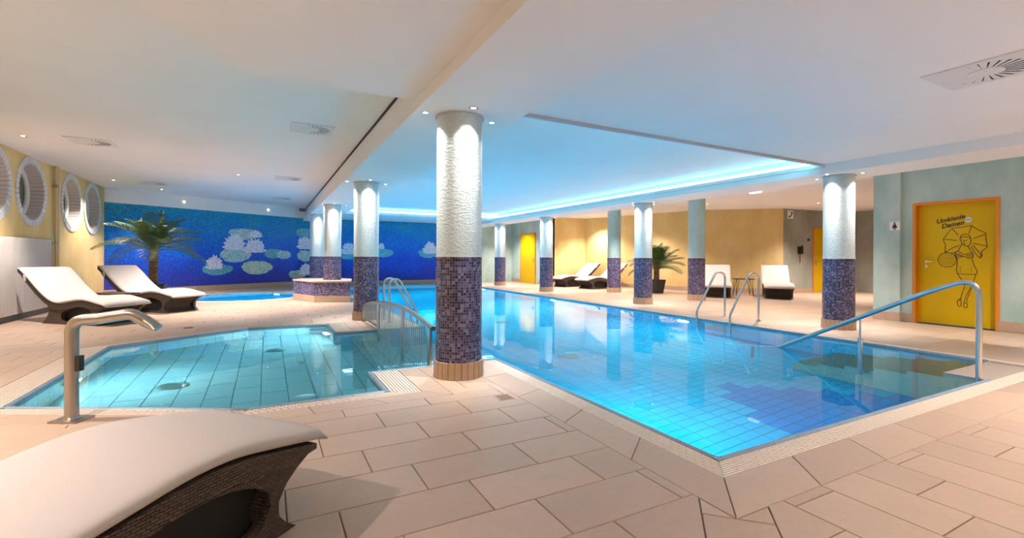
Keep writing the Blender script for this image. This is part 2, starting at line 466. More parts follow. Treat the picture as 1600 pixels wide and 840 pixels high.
for i, (yc, zc) in enumerate(WIN):
    n = 40
    root = bpy.data.objects.new('window_%d' % (i + 1), None); COL.objects.link(root); root.location = (WL, yc, zc)
    struct(root, 'round window with a white tile rim and a deep tiled reveal, %s from the left' % ('first', 'second', 'third', 'fourth')[i])
    # rim: single tiles standing proud of the plaster
    rim_me = None
    for k in range(n):
        a0, a1 = 2 * PI * (k + .06) / n, 2 * PI * (k + .94) / n
        if rim_me is None:
            vs = []
            for x in (0.0, .018):
                for r, a in ((RI, a0), (RO, a0), (RO, a1), (RI, a1)): vs.append((x, r * math.cos(a), r * math.sin(a)))
            rim_me = MB().add(vs, [(0, 3, 2, 1), (4, 5, 6, 7), (0, 1, 5, 4), (1, 2, 6, 5), (2, 3, 7, 6), (3, 0, 4, 7)]).mesh('rim_tile', M['winrim'])
        o = link('rim_tile', rim_me, None, root); o.rotation_euler = (2 * PI * k / n, 0, 0)
    # reveal lined with long tiles
    m_r = 44; rev_me = None
    for k in range(m_r):
        a0, a1 = 2 * PI * (k + .05) / m_r, 2 * PI * (k + .95) / m_r
        if rev_me is None:
            vs = [(x, r * math.cos(a), r * math.sin(a)) for r in (RI + .012, RI) for x, a in ((-REV, a0), (0.0, a0), (0.0, a1), (-REV, a1))]
            rev_me = MB().add(vs, [(0, 1, 2, 3), (7, 6, 5, 4), (0, 4, 5, 1), (1, 5, 6, 2), (2, 6, 7, 3), (3, 7, 4, 0)]).mesh('reveal_tile', M['wintile'])
        o = link('reveal_tile', rev_me, None, root); o.rotation_euler = (2 * PI * k / m_r, 0, 0)
    back = MB(); back.lathe([(RI + .05, 0), (RI + .02, 0)], 40, capb=False, capt=False)
    # grout bed behind reveal tiles and rim
    vs = []; fs = []
    for k in range(48):
        t = 2 * PI * k / 48
        for x, r in ((.004, RO - .004), (.004, RI + .006), (-REV - .02, RI + .014)): vs.append((x, r * math.cos(t), r * math.sin(t)))
    for k in range(48):
        l = (k + 1) % 48
        fs += [(k * 3, l * 3, l * 3 + 1, k * 3 + 1), (k * 3 + 1, l * 3 + 1, l * 3 + 2, k * 3 + 2)]
    MB().add(vs, fs).build('grout_bed', mat('window_grout_%d' % i, (.12, .11, .11), .9), root)
    ring = [(-REV, (RI - .045) * math.cos(2 * PI * k / 40), (RI - .045) * math.sin(2 * PI * k / 40)) for k in range(40)]
    MB().tube(ring, .05, 8, closed=True).build('window_frame', M['winframe'], root, 'all')
    disc = [(-REV - .02, RI * math.cos(2 * PI * k / 40), RI * math.sin(2 * PI * k / 40)) for k in range(40)]
    MB().add(disc, [tuple(range(40))]).build('pane', M['glass_d'], root)

# mosaic walls
dW = (MP1[0] - MP0[0], MP1[1] - MP0[1]); LW = math.hypot(*dW); ANGW = math.atan2(dW[1], dW[0])
wm_l = bpy.data.objects.new('wall_far_left', None); COL.objects.link(wm_l); wm_l.location = (*MP0, 0); wm_l.rotation_euler = (0, 0, ANGW)
struct(wm_l, 'slanting far wall with the blue water lily mosaic beside the palm')
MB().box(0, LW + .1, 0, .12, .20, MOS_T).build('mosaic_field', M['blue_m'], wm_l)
MB().box(0, LW + .1, -.02, .12, MOS_T, CEIL_L).build('bulkhead', M['ceiling'], wm_l)
for k in range(10):
    MB().box(k * LW / 10 + .004, (k + 1) * LW / 10 - .004, -.02, .1, 0, .20).build('base_tile', M['base'], wm_l)
wm_f = bpy.data.objects.new('wall_far', None); COL.objects.link(wm_f); wm_f.location = (MP1[0], YF, 0)
struct(wm_f, 'far wall with the blue water lily mosaic behind the swimming pool')
LF = 10.8 - MP1[0]; LFB = 7.9 - MP1[0]
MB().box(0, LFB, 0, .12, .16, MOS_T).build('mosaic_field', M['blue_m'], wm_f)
MB().box(LFB, LF, 0, .12, 0, CEIL_R).build('plaster_field', M['aqua'], wm_f)
MB().box(0, LFB, -.02, .12, MOS_T, 3.0).build('bulkhead', M['ceiling'], wm_f)
for k in range(12): MB().box(k * LFB / 12 + .004, (k + 1) * LFB / 12 - .004, -.02, .1, 0, .16).build('base_tile', M['base'], wm_f)

def lily_pad(parent, x, z, rx, rz, material, rng, dep):
    pts = []
    for i in range(30):
        t = 2 * PI * i / 30; k = 1 + .09 * math.sin(3 * t + rng.random()) * rng.random() + rng.uniform(-.05, .05)
        pts.append((x + rx * k * math.cos(t), z + rz * k * math.sin(t)))
    vs = [(px, -dep, pz) for px, pz in pts] + [(px, 0.0, pz) for px, pz in pts]; n = 30
    MB().add(vs, [tuple(range(n))] + [(i, i + n, (i + 1) % n + n, (i + 1) % n) for i in range(n)]).build('lily_pad', M[material], parent)
def lily_bloom(parent, x, z, rx, rz, rng, dep):
    mb = MB()
    for row, (cnt, ln, wd) in enumerate(((11, 1.0, .40), (9, .80, .38), (6, .55, .34))):
        for k in range(cnt):
            a = PI * (.02 + .96 * k / (cnt - 1)) + rng.uniform(-.06, .06)
            c, s = math.cos(a), math.sin(a); bx, bz = x, z - rz * .75
            l = ln * rng.uniform(.9, 1.08); y = -dep - .002 * (row + 1) - .0004 * k
            prof = [(0, .1), (.25, .55), (.55, 1), (.8, .75), (1, .08)]
            L_, R_ = [], []
            for u, w in prof:
                fx = c * u * l * rx * 1.05; fz = s * u * l * rz * 1.75
                ox, oz = -s * w * wd * rx * .55, c * w * wd * rz * .55
                L_.append((bx + fx + ox, y, bz + fz + oz)); R_.append((bx + fx - ox, y, bz + fz - oz))
            pts = L_ + R_[::-1]
            mb.add(pts, [tuple(range(len(pts)))])
    # calyx that ties the petals to the wall
    pts = [(x + rx * .75 * math.cos(2 * PI * i / 16), -dep, z - rz * .45 + rz * .5 * math.sin(2 * PI * i / 16)) for i in range(16)]
    mb.add(pts, [tuple(range(16))])
    mb.build('lily_blossom', M['bloom'], parent, fix=False)
rng = random.Random(4)
for p, lst in ((wm_l, [('pad_teal', 3.10, .73, .52, .19), ('pad_white', 3.73, 1.24, .56, .26), ('pad_white', 4.05, 2.00, .58, .20), ('pad_green', 4.50, .78, .58, .25), ('pad_teal', 5.18, 1.30, .42, .18), ('pad_white', 5.55, 1.26, .30, .16), ('pad_white', 6.0, .48, .24, .16)]),
               (wm_f, [('pad_white', .32, 1.22, .30, .23), ('pad_green', .10, .5, .3, .16), ('pad_teal', 1.99, 1.28, .40, .20), ('pad_teal', 3.46, 1.36, .40, .18), ('pad_teal', 5.47, 1.36, .50, .20), ('pad_teal', .35, 2.15, .45, .18)])):
    for i, (mm, x, z, rx, rz) in enumerate(lst): lily_pad(p, x, z, rx, rz, mm, rng, .004 + .001 * i)
for p, lst in ((wm_l, [(2.98, .98, .30, .25), (3.68, 1.70, .40, .31), (4.40, 1.58, .42, .27), (4.42, 2.02, .26, .14)]),
               (wm_f, [(.30, 1.76, .30, .29), (.33, .68, .26, .25), (1.99, 1.54, .30, .27), (3.34, 1.66, .15, .14), (5.53, 1.61, .36, .29)])):
    for i, (x, z, rx, rz) in enumerate(lst): lily_bloom(p, x, z, rx, rz, rng, .014 + .001 * i)

# right side walls
XW = 10.85
DY0, DY1, DZ = 3.09, 4.24, 2.235          # ladies' door opening
mbw = MB().box(XW, XW + .14, -3, DY0, 0, 3.1).box(XW, XW + .14, DY0, DY1, DZ, 3.1).box(XW, XW + .14, DY1, 4.42, 0, 3.1)
struct(mbw.build('wall_right', M['aqua']), 'aqua plastered wall around the yellow changing room door')
struct(MB().box(10.75, 11.2, 4.42, 4.86, 0, 3.1).build('wall_right_pillar', M['aqua']), 'aqua plastered wall pillar with the restroom sign')
struct(MB().box(11.0, 19.2, 4.70, 4.86, 0, 3.1).build('wall_corridor', M['grey']), 'corridor wall behind the aqua pillar')
wall_seg('wall_right_far', (10.8, 16.8), (10.8, 20.6), 0, CEIL_R + .05, M['aqua'], 'aqua plastered wall around the small far yellow door', .12, True)
wall_seg('wall_alcove_side', ALC[0], ALC[1], 0, CEIL_R + .05, M['yellow'], 'yellow side wall of the lounger alcove', .12)
wall_seg('wall_alcove_back', ALC[1], ALC[2], 0, CEIL_R + .05, M['yellow'], 'yellow back wall of the lounger alcove', .12)
wall_seg('wall_alcove_middle', ALC[2], ALC[3], 0, CEIL_R + .05, M['yellow'], 'yellow wall behind the potted palm', .12)
wall_seg('wall_alcove_slant', ALC[3], ALC[4], 0, CEIL_R + .05, M['yellow'], 'slanting yellow wall behind two loungers and side table', .12)
wall_seg('wall_grey', ALC[4], ALC[5], 0, CEIL_R + .05, M['grey'], 'grey plastered wall with the wall telephone', .12)
wall_seg('wall_grey_end', ALC[5], ALC[6], 0, CEIL_R + .05, M['grey'], 'grey plastered wall at the corridor end', .12)
struct(MB().box(19.0, 19.15, 4.7, 9.2, 0, 3.1).build('wall_corridor_end', M['grey']), 'end wall of the corridor')
struct(MB().box(WL - .2, 11.2, -3.15, -3.0, -.1, 3.3).build('wall_back', M['aqua']), 'wall behind the viewer')

# baseboards as single tiles
def baseboard(name, a, b, label, side=1, h=.13, step=.33, d=.014):
    root = bpy.data.objects.new(name, None); COL.objects.link(root)
    dx, dy = b[0] - a[0], b[1] - a[1]; l = math.hypot(dx, dy)
    root.location = (*a, 0); root.rotation_euler = (0, 0, math.atan2(dy, dx)); struct(root, label)
    n = max(1, round(l / step)); w = l / n
    y0, y1 = (-d, -.001) if side > 0 else (.001, d)
    me = MB().box(.002, w - .002, y0, y1, 0, h).mesh('baseboard_tile', M['base'])
    for k in range(n): link('baseboard_tile', me, None, root, (k * w, 0, 0))
baseboard('baseboard_right', (XW, DY1), (XW, 4.42), 'tan baseboard tiles beside the yellow door', -1, .17)
baseboard('baseboard_right_near', (XW, -2.9), (XW, DY0), 'tan baseboard tiles on the near aqua wall', -1, .17)
baseboard('baseboard_pillar', (10.75, 4.42), (10.75, 4.86), 'tan baseboard tiles on the aqua pillar', -1, .17, .22)
baseboard('baseboard_right_far', (10.8, 16.8), (10.8, 17.9), 'tan baseboard tiles before the far yellow door', -1, .17)
baseboard('baseboard_right_end', (10.8, 19.7), (10.8, 20.5), 'tan baseboard tiles behind the far yellow door', -1, .17)
for i, nm in enumerate(('alcove_side', 'alcove_back', 'alcove_middle', 'alcove_slant', 'grey', 'grey_end')):
    baseboard('baseboard_' + nm, ALC[i], ALC[i + 1], 'tan baseboard tiles along the %s wall' % nm.replace('_', ' '), 1, .15)

# ------------------------------------------------------------------ ceilings and beams
def slab(name, polys, z, material, label, up=.08):
    mb = MB()
    for p in polys: mb.prism(p if area2(p) > 0 else p[::-1], z, z + up)
    return struct(mb.build(name, material), label)
BL0, BL1, BR0, BR1 = 1.27, 2.28, 8.25, 9.2
SD = (-.75, 3.64); SE = (-.21, 4.62)
sl = (SE[0] - SD[0]) / (SE[1] - SD[1]); XB = SE[0] + sl * (-3.1 - SE[1])
slab('ceiling', [[(WL - .1, 4.62), (1.44, 4.62), (1.44, 20.7), (WL - .1, 20.7)], [(WL - .1, -3.1), (XB, -3.1), SE, (WL - .1, 4.62)]] if XB > WL - .1 else
     [[(WL - .1, 4.62), (1.44, 4.62), (1.44, 20.7), (WL - .1, 20.7)], [(WL - .1, SE[1] + (WL - .1 - SE[0]) / sl), SE, (WL - .1, 4.62)]], CEIL_L, M['ceiling'], 'white ceiling over the window side')
near = [(XB, -3.1), (1.5, -3.1), (1.5, 4.62), SE]
struct(MB().prism(near, CEIL_N, CEIL_L + .05).build('ceiling_near_left', M['ceiling']), 'lowered white ceiling field above the near deck')
struct(MB().box(BL1 - .1, BR0 + .3, -3.1, 4.43, CEIL_N, CEIL_N + .4).build('ceiling_near_right', M['ceiling']), 'white ceiling with the big vent near the door')
# left beam with slanting fascia
y0, y1 = -3.1, 20.6
struct(MB().add([(BL0, y0, BEAM_Z), (BL1, y0, BEAM_Z), (BL1, y0, 2.80), (1.45, y0, 3.2), (BL0 + .15, y0, 3.2),
                 (BL0, y1, BEAM_Z), (BL1, y1, BEAM_Z), (BL1, y1, 2.80), (1.45, y1, 3.2), (BL0 + .15, y1, 3.2)],
                [(0, 1, 6, 5), (1, 2, 7, 6), (2, 3, 8, 7), (3, 4, 9, 8), (4, 0, 5, 9), (0, 4, 3, 2, 1), (5, 6, 7, 8, 9)]).build('ceiling_beam_left', M['ceiling']), 'white ceiling beam over the left row of columns')
struct(MB().add([(BL0 + .132, 4.64, 3.145), (BL0 + .147, 4.64, 3.125), (BL0 + .147, 20.4, 3.125), (BL0 + .132, 20.4, 3.145),
                 (BL0 + .11, 4.64, 3.145), (BL0 + .11, 4.64, 3.12), (BL0 + .11, 20.4, 3.12), (BL0 + .11, 20.4, 3.145)],
                [(0, 1, 2, 3), (4, 5, 6, 7), (1, 5, 6, 2), (0, 4, 7, 3)]).build('trim_1', M['gap']), 'dark joint line along the top of the left beam')
struct(MB().box(BR0, BR1, -3.1, 20.6, BEAM_Z, 2.80).box(8.52, BR1, -3.1, 20.6, 2.80, 3.2).build('ceiling_beam_right', M['ceiling']), 'white ceiling beam over the right row of columns')
slab('ceiling_right', [rect(BR1 - .05, 19.2, -3.1, 20.7)], CEIL_R, M['ceiling'], 'white ceiling over the right deck and alcove')
YC1 = 17.45
struct(MB().box(1.45, BR0 + .3, YC1 + .3, 20.6, MOS_T, MOS_T + .45).box(1.45, BR0 + .3, YC1, YC1 + .31, MOS_T, 2.82).build('ceiling_far', M['ceiling']), 'white ceiling strip before the far mosaic wall')
slab('ceiling_cove', [rect(1.8, 8.7, 4.4, YC1 + .5)], CEIL_C, M['ceiling'], 'raised ceiling recess washed in cyan light')
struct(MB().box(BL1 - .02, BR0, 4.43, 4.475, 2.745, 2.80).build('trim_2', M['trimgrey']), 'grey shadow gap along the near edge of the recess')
struct(MB().box(BL1 - .02, BR0, 4.478, 4.545, 2.765, 2.80).build('trim_3', M['ceiling']), 'white lip along the near edge of the recess')
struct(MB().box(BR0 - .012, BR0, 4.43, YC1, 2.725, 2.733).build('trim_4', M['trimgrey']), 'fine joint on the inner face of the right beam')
# cove back walls
struct(MB().box(2.0, 2.04, 4.43, YC1 + .3, 2.8, CEIL_C).box(2.0, 8.52, 4.43, 4.44, 2.8, CEIL_C).build('trim_5', M['ceiling']), 'side walls of the ceiling recess')
def led(name, label, b, mul=1.0):
    o = MB().box(*b).build(name, M['led']); return tag(o, label, 'light strip', 'cyan light strips of the ceiling recess')
led('led_strip', 'glowing cyan light strip along the right beam', (8.516, 8.5195, 4.5, YC1 + .29, 2.862, 2.902))
led('led_strip', 'glowing cyan light strip along the far end of the recess', (2.06, 8.5, YC1 + .295, YC1 + .2985, 2.872, 2.908))
led('led_strip', 'cyan light strip hidden along the left beam', (2.0405, 2.044, 4.5, YC1 + .26, 2.862, 2.902))
led('led_strip', 'cyan light strip hidden along the near edge of the recess', (2.1, 8.45, 4.4405, 4.444, 2.862, 2.902))

# ------------------------------------------------------------------ floor
def tile_obj_mesh(poly, depth=.014, bev=.0025, mat_=None, name='floor_tile'):
    inn = offset(poly, -bev); n = len(poly)
    vs = [(x, y, 0.0) for x, y in inn] + [(x, y, -bev) for x, y in poly] + [(x, y, -depth) for x, y in poly]
    fs = [tuple(range(n))] + [(n + i, n + (i + 1) % n, (i + 1) % n, i) for i in range(n)] + [(2 * n + i, 2 * n + (i + 1) % n, n + (i + 1) % n, n + i) for i in range(n)]
    return vs, fs
def clean(poly):
    out = []
    for p in poly:
        if not out or math.hypot(p[0] - out[-1][0], p[1] - out[-1][1]) > .006: out.append(p)
    while len(out) > 2 and math.hypot(out[0][0] - out[-1][0], out[0][1] - out[-1][1]) <= .006: out.pop()
    # drop collinear
    res = []
    for i in range(len(out)):
        a, b, c = out[i - 1], out[i], out[(i + 1) % len(out)]
        if abs((b[0] - a[0]) * (c[1] - b[1]) - (b[1] - a[1]) * (c[0] - b[0])) > 1e-6: res.append(b)
    return res
def field(region, along, anchor, lng, sht, shift, joint, obstacles):
    """running-bond field; along 'X' or 'Y' is the long direction"""
    xs = [p[0] for p in region]; ys = [p[1] for p in region]; out = []
    (u0, u1), (v0, v1) = ((min(xs), max(xs)), (min(ys), max(ys))) if along == 'X' else ((min(ys), max(ys)), (min(xs), max(xs)))
    r0 = math.floor((v0 - anchor[1]) / sht); r1 = math.ceil((v1 - anchor[1]) / sht)
    for r in range(r0, r1 + 1):
        v = anchor[1] + r * sht; base = anchor[0] + (r * shift) % lng
        c0 = math.floor((u0 - base) / lng); c1 = math.ceil((u1 - base) / lng)
        for c in range(c0, c1 + 1):
            u = base + c * lng; j = joint / 2
            q = rect(u + j, u + lng - j, v + j, v + sht - j) if along == 'X' else rect(v + j, v + sht - j, u + j, u + lng - j)
            p = clip(q, region)
            if len(p) < 3: continue
            ps = [p]
            for ob in obstacles: ps = [z for y in ps for z in subtract(y, ob)]
            for z in ps:
                z = clean(z)
                if len(z) > 2 and area2(z) > 4e-4: out.append(z)
    return out
def strip(a0, a1, b0, b1, step, joint):
    """row of tiles between the edges a0-a1 and b0-b1"""
    l = max(math.hypot(a1[0] - a0[0], a1[1] - a0[1]), math.hypot(b1[0] - b0[0], b1[1] - b0[1])); n = max(1, round(l / step)); out = []
    L = lambda p, q, t: (p[0] + (q[0] - p[0]) * t, p[1] + (q[1] - p[1]) * t)
    for k in range(n):
        q = [L(a0, a1, k / n), L(a0, a1, (k + 1) / n), L(b0, b1, (k + 1) / n), L(b0, b1, k / n)]
        if area2(q) < 0: q = q[::-1]
        out.append(offset(q, -joint / 2))
    return out
def lay(polys, name, material, parent, limit, z=0.0, depth=.014, bev=.0025, stuff_label=None, matf=None):
    cache = {}; singles = []; rest = {}
    order = sorted(polys, key=lambda p: -size_in_view(p, z))
    for k, p in enumerate(order):
        mm = matf(p) if matf else material
        cx = sum(q[0] for q in p) / len(p); cy = sum(q[1] for q in p) / len(p)
        if k < limit and size_in_view(p, z) > 0:
            lp = [(x - cx, y - cy) for x, y in p]
            key = (mm.name,) + tuple(round(c, 3) for q in lp for c in q)
            if key not in cache:
                cache[key] = MB().add(*tile_obj_mesh(lp, depth, bev)).mesh(name, mm, fix=False)
            link(name, cache[key], None, parent, (cx, cy, z))
        else:
            vs, fs = tile_obj_mesh(p, depth, bev)
            rest.setdefault(mm.name, (mm, MB()))[1].add([(x, y, w + z) for x, y, w in vs], fs)
    for mm, mb in rest.values():
        tag(mb.build(name + '_remainder', mm, parent, fix=False), stuff_label, kind='stuff')

BX0, BX1, BY0 = 1.92, 8.07, 1.41
MAIN_B = rect(BX0, BX1, BY0, 20.6)
CHAN = rect(.9, 2.6, CH0 - CP, CH1 + CP)
dg = .226; JT = .0055
obs = [OCT_B, CHAN, WP_O]
MPL = lambda p: half(p, MP0, MP1, False)
left_reg = [(WL, -3), (-2.706, -3), (1.92, 1.626), (1.92, 20.6), (WL, 20.6)]
left_reg = half(left_reg, (MP0[0], MP0[1] - .02), (MP1[0], MP1[1] - .02), False)
tl = field(left_reg, 'X', (.305, 1.99), .66, .33, -.22, JT, obs)
right_reg = [(-2.254, -3), (XW, -3), (XW, BY0), (2.156, BY0)]
tr = field(right_reg, 'Y', (1.13, 1.94), .66, .33, .22, JT, [])
deck_reg = [rect(BX1, 10.80, BY0, 20.45), [(10.8, 4.86), (13.75, 4.86), ALC[3], ALC[2], ALC[1], (10.8, 16.8)],
            [(13.75, 4.86), (15.72, 4.86), ALC[4], ALC[3]], [(15.72, 4.86), (19.0, 4.86), ALC[6], ALC[5], ALC[4]]]
td = []
for rg in deck_reg: td += field(rg, 'X', (BX1, BY0), .66, .33, .33, JT, [])
# diagonal band out of the pool corner
band = []
k45 = math.sqrt(.5)
for k in range(-1, 10):
    s0, s1 = (k * .66, (k + 1) * .66) if k >= 0 else (-.30, 0.0)
    def bp(s, w): return (1.925 - s * k45 + w * k45, 1.405 - s * k45 - w * k45)
    q = [bp(s0, -.157), bp(s1, -.157), bp(s1, .157), bp(s0, .157)]
    if area2(q) < 0: q = q[::-1]
    band += subtract(q, MAIN_B) if k < 0 else [q]
floor_root = bpy.data.objects.new('floor', None); COL.objects.link(floor_root); struct(floor_root, 'beige stone tiled pool deck')
bed = MB()
def bedpoly(p, obstacles=()):
    ps = [p]
    for ob in obstacles: ps = [z for y in ps for z in subtract(y, ob)]
    for z in ps:
        if area2(z) > 1e-4: bed.add([(x, y, -.009) for x, y in z], [tuple(range(len(z)))])
bedpoly([(WL - .1, -3.1), (1.92, -3.1), (1.92, 20.6), (WL - .1, 20.6)], [offset(OCT_G, 0), rect(.9, 2.6, CH0 - CP, CH1 + CP), ngon(WPC, WPR)])
bedpoly(rect(1.92, 11.2, -3.1, 1.71)); bedpoly(rect(1.92, 2.22, 1.71, CH0 - CP)); bedpoly(rect(1.92, 2.22, CH1 + CP, 20.6))
bedpoly(rect(7.77, 10.9, 1.71, 20.6)); bedpoly(rect(2.22, 7.77, PY1 + .2, 20.6)); bedpoly(rect(10.8, 19.1, 4.7, 17))
bed.build('grout_bed', M['grout'], floor_root)
lay(tl + tr + td, 'floor_tile', M['stone'], floor_root, 300, stuff_label='beige floor tiles further back')
bt = []
bt += strip((2.22, 1.71), (2.22, CH0 - CP), (1.92, 1.41), (1.92, CH0 - CP), .64, JT)
bt += strip((2.22, CH1 + CP), (2.22, 19.8), (1.92, CH1 + CP), (1.92, 20.4), .64, JT)
bt += strip((2.22, 1.71), (7.77, 1.71), (1.92, 1.41), (8.07, 1.41), .66, JT)
bt += strip((7.77, 1.71), (7.77, 19.8), (8.07, 1.41), (8.07, 20.4), .66, JT)
bt += strip((2.22, 19.8), (7.77, 19.8), (1.92, 20.4), (8.07, 20.4), .66, JT)
for i in range(6):
    for p in strip(OCT_G[i], OCT_G[(i + 1) % 6], OCT_B[i], OCT_B[(i + 1) % 6], .66, JT):
        bt += [clean(z) for z in subtract(p, CHAN)]
bt += [clean(offset(b, -.0035)) for b in band]
bt = [b for b in bt if len(b) > 2 and area2(b) > 1e-3]
lay(bt, 'border_tile', M['stone'], floor_root, 170, stuff_label='beige border tiles further back')

# ------------------------------------------------------------------ pools
def coping(segs, parent, step=.25, z=.008):
    """half-round coping tiles along edges; seg = (p, q) with the water on the left"""
    for (p, q) in segs:
        l = math.hypot(q[0] - p[0], q[1] - p[1]); n = max(1, round(l / step)); w = l / n
        prof = [(0.0, -.075), (-.0, -.022), (-.008, -.008), (-.022, 0.0), (-.036, -.006), (-.05, -.02), (-.05, -.075)]
        mb = MB(); m = len(prof)
        vs = [(x, b, c) for x in (.0015, w - .0015) for b, c in prof]
        mb.add(vs, [(i, i + 1, m + i + 1, m + i) for i in range(m - 1)] + [tuple(range(m)), tuple(range(m, 2 * m))])
        me = mb.mesh('coping_tile', M['coping'], True)
        a = math.atan2(q[1] - p[1], q[0] - p[0])
        for k in range(n):
            t = k / n
            o = link('coping_tile', me, None, parent, (p[0] + (q[0] - p[0]) * t, p[1] + (q[1] - p[1]) * t, z)); o.rotation_euler = (0, 0, a)
def coping_corners(poly, parent, skip=()):
    outer = offset(poly, CP); n = len(poly)
    for i in range(n):
        if i in skip: continue
        p = poly[i]
        def nrm(a, b):
            l = math.hypot(b[0] - a[0], b[1] - a[1]); return ((b[1] - a[1]) / l, -(b[0] - a[0]) / l)
        n0, n1 = nrm(poly[i - 1], p), nrm(p, poly[(i + 1) % n])
        q = [p, (p[0] + n0[0] * CP, p[1] + n0[1] * CP), outer[i], (p[0] + n1[0] * CP, p[1] + n1[1] * CP)]
        MB().prism(q if area2(q) > 0 else q[::-1], -.06, .003).build('coping_corner', M['coping'], parent)
def grate(parent, quads, label, pitch=.0188, seg=.125, gap=.02):
    """cream overflow grate: rows of short bars over a dark channel; quad = inner p, inner q, outer q, outer p"""
    bars = MB(); bedm = MB()
    for (p, q, r, s) in quads:
        wdt = abs((s[0] - p[0]) * (q[1] - p[1]) - (s[1] - p[1]) * (q[0] - p[0])) / math.hypot(q[0] - p[0], q[1] - p[1])
        rows = max(2, round(wdt / pitch))
        L = lambda a, b, t: (a[0] + (b[0] - a[0]) * t, a[1] + (b[1] - a[1]) * t)
        for i in range(rows):
            a0, b0 = L(p, s, (i + .16) / rows), L(q, r, (i + .16) / rows); a1, b1 = L(p, s, (i + .84) / rows), L(q, r, (i + .84) / rows)
            l = math.hypot(b0[0] - a0[0], b0[1] - a0[1]); n = max(1, round(l / seg)); g = gap
            for k in range(n):
                sh = .5 * (i % 2)
                u0, u1 = (k + sh + g) / n, min((k + sh + 1 - g) / n, 1.0)
                if k == 0 and sh: u0 = g / n
                if u1 - u0 < .2 / n: continue
                poly = [L(a0, b0, u0), L(a0, b0, u1), L(a1, b1, u1), L(a1, b1, u0)]
                vs = [(x, y, -.003) for x, y in poly] + [(x, y, -.03) for x, y in poly]
                bars.add(vs, [(0, 1, 2, 3), (0, 4, 5, 1), (1, 5, 6, 2), (2, 6, 7, 3), (3, 7, 4, 0)])
            # cross ties just below the surface
        bedm.add([(*p, -.016), (*q, -.016), (*r, -.016), (*s, -.016)], [(0, 1, 2, 3)])
    g = tag(bars.build('overflow_grate', M['grate'], parent), label, kind='stuff')
    bedm.build('grate_channel', M['gratebed'], parent)
def wall_tiles(mb, bedm, p, q, z0, z1, w=.245, h=.122, j=.006, d=.006):
    """tiles on a vertical pool wall; water on the left of p->q"""
    dx, dy = q[0] - p[0], q[1] - p[1]; l = math.hypot(dx, dy); dx, dy = dx / l, dy / l; nx, ny = -dy, dx
    bedm.add([(*p, z0), (*q, z0), (*q, z1), (*p, z1)], [(0, 1, 2, 3)])
    n = max(1, round(l / w)); w = l / n; m = max(1, round((z1 - z0) / h)); h = (z1 - z0) / m
    for a in range(n):
        for b in range(m):
            u0, u1, v0, v1 = a * w + j / 2, (a + 1) * w - j / 2, z1 - (b + 1) * h + j / 2, z1 - b * h - j / 2
            f = lambda u, v, o: (p[0] + dx * u + nx * o, p[1] + dy * u + ny * o, v)
            vs = [f(u0, v0, 0), f(u1, v0, 0), f(u1, v1, 0), f(u0, v1, 0), f(u0, v0, d), f(u1, v0, d), f(u1, v1, d), f(u0, v1, d)]
            mb.add(vs, [(4, 5, 6, 7), (0, 1, 5, 4), (1, 2, 6, 5), (2, 3, 7, 6), (3, 0, 4, 7)])
def water(name, polys, parent, label):
    mb = MB()
    for p in polys: mb.add([(x, y, WATER_Z) for x, y in p], [tuple(range(len(p)))])
    o = mb.build(name, M['water'], parent, fix=False); tag(o, label, kind='stuff'); return o

pool = thing('swimming_pool', 'large rectangular blue tiled swimming pool in the middle of the room', 'pool')
DM, DS = -1.35, -.72
STX = 6.42
# stepped deep-blue figure on the floor
def fig_blue(p):
    cx = sum(a for a, b in p) / 4; cy = sum(b for a, b in p) / 4
    k = math.floor((cy - 2.1) / .25)
    lo = {0: 4.6, 1: 4.5, 2: 4.4, 3: 4.45, 4: 4.55, 5: 4.7, 6: 4.9}.get(k)
    hi = {0: 6.3, 1: 6.3, 2: 6.2, 3: 5.9, 4: 5.6, 5: 5.3, 6: 5.1}.get(k)
    return M['tile_db'] if lo is not None and lo <= cx <= hi else M['tile_lb']
fl_main = field(rect(PX0, PX1, PY0, PY1), 'X', (PX0, PY0), .25, .125, .0, .008, [])
lay(fl_main, 'pool_floor_tile', M['tile_lb'], pool, 300, DM, .008, .002, 'blue pool floor tiles further out', fig_blue)
pb = MB(); pw = MB()
pb.add([(PX0, PY0, DM - .006), (PX1, PY0, DM - .006), (PX1, PY1, DM - .006), (PX0, PY1, DM - .006)], [(0, 1, 2, 3)])
wz = -.075
wall_tiles(pw, pb, (PX0, PY0), (PX1, PY0), DM, wz)
wall_tiles(pw, pb, (PX1, PY0), (PX1, PY1), DM, wz)
wall_tiles(pw, pb, (PX1, PY1), (PX0, PY1), DM, wz)
wall_tiles(pw, pb, (PX0, PY1), (PX0, CH1), DM, wz)
wall_tiles(pw, pb, (PX0, CH1), (PX0, CH0), DM, DS)
wall_tiles(pw, pb, (PX0, CH0), (PX0, PY0), DM, wz)
tag(pw.build('wall_tiles', M['tile_lb'], pool), 'blue wall tiles of the swimming pool', kind='stuff')
pb.build('basin', M['pgrout'], pool)
coping([((PX0, PY0), (STX, PY0)), ((PX1, PY0 + .34), (PX1, PY1)), ((PX1, PY1), (PX0, PY1)), ((PX0, PY1), (PX0, CH1)), ((PX0, CH0), (PX0, PY0))], pool)
coping_corners(rect(PX0, PX1, PY0, PY1), pool, (1,))
gi, go = CP, .20
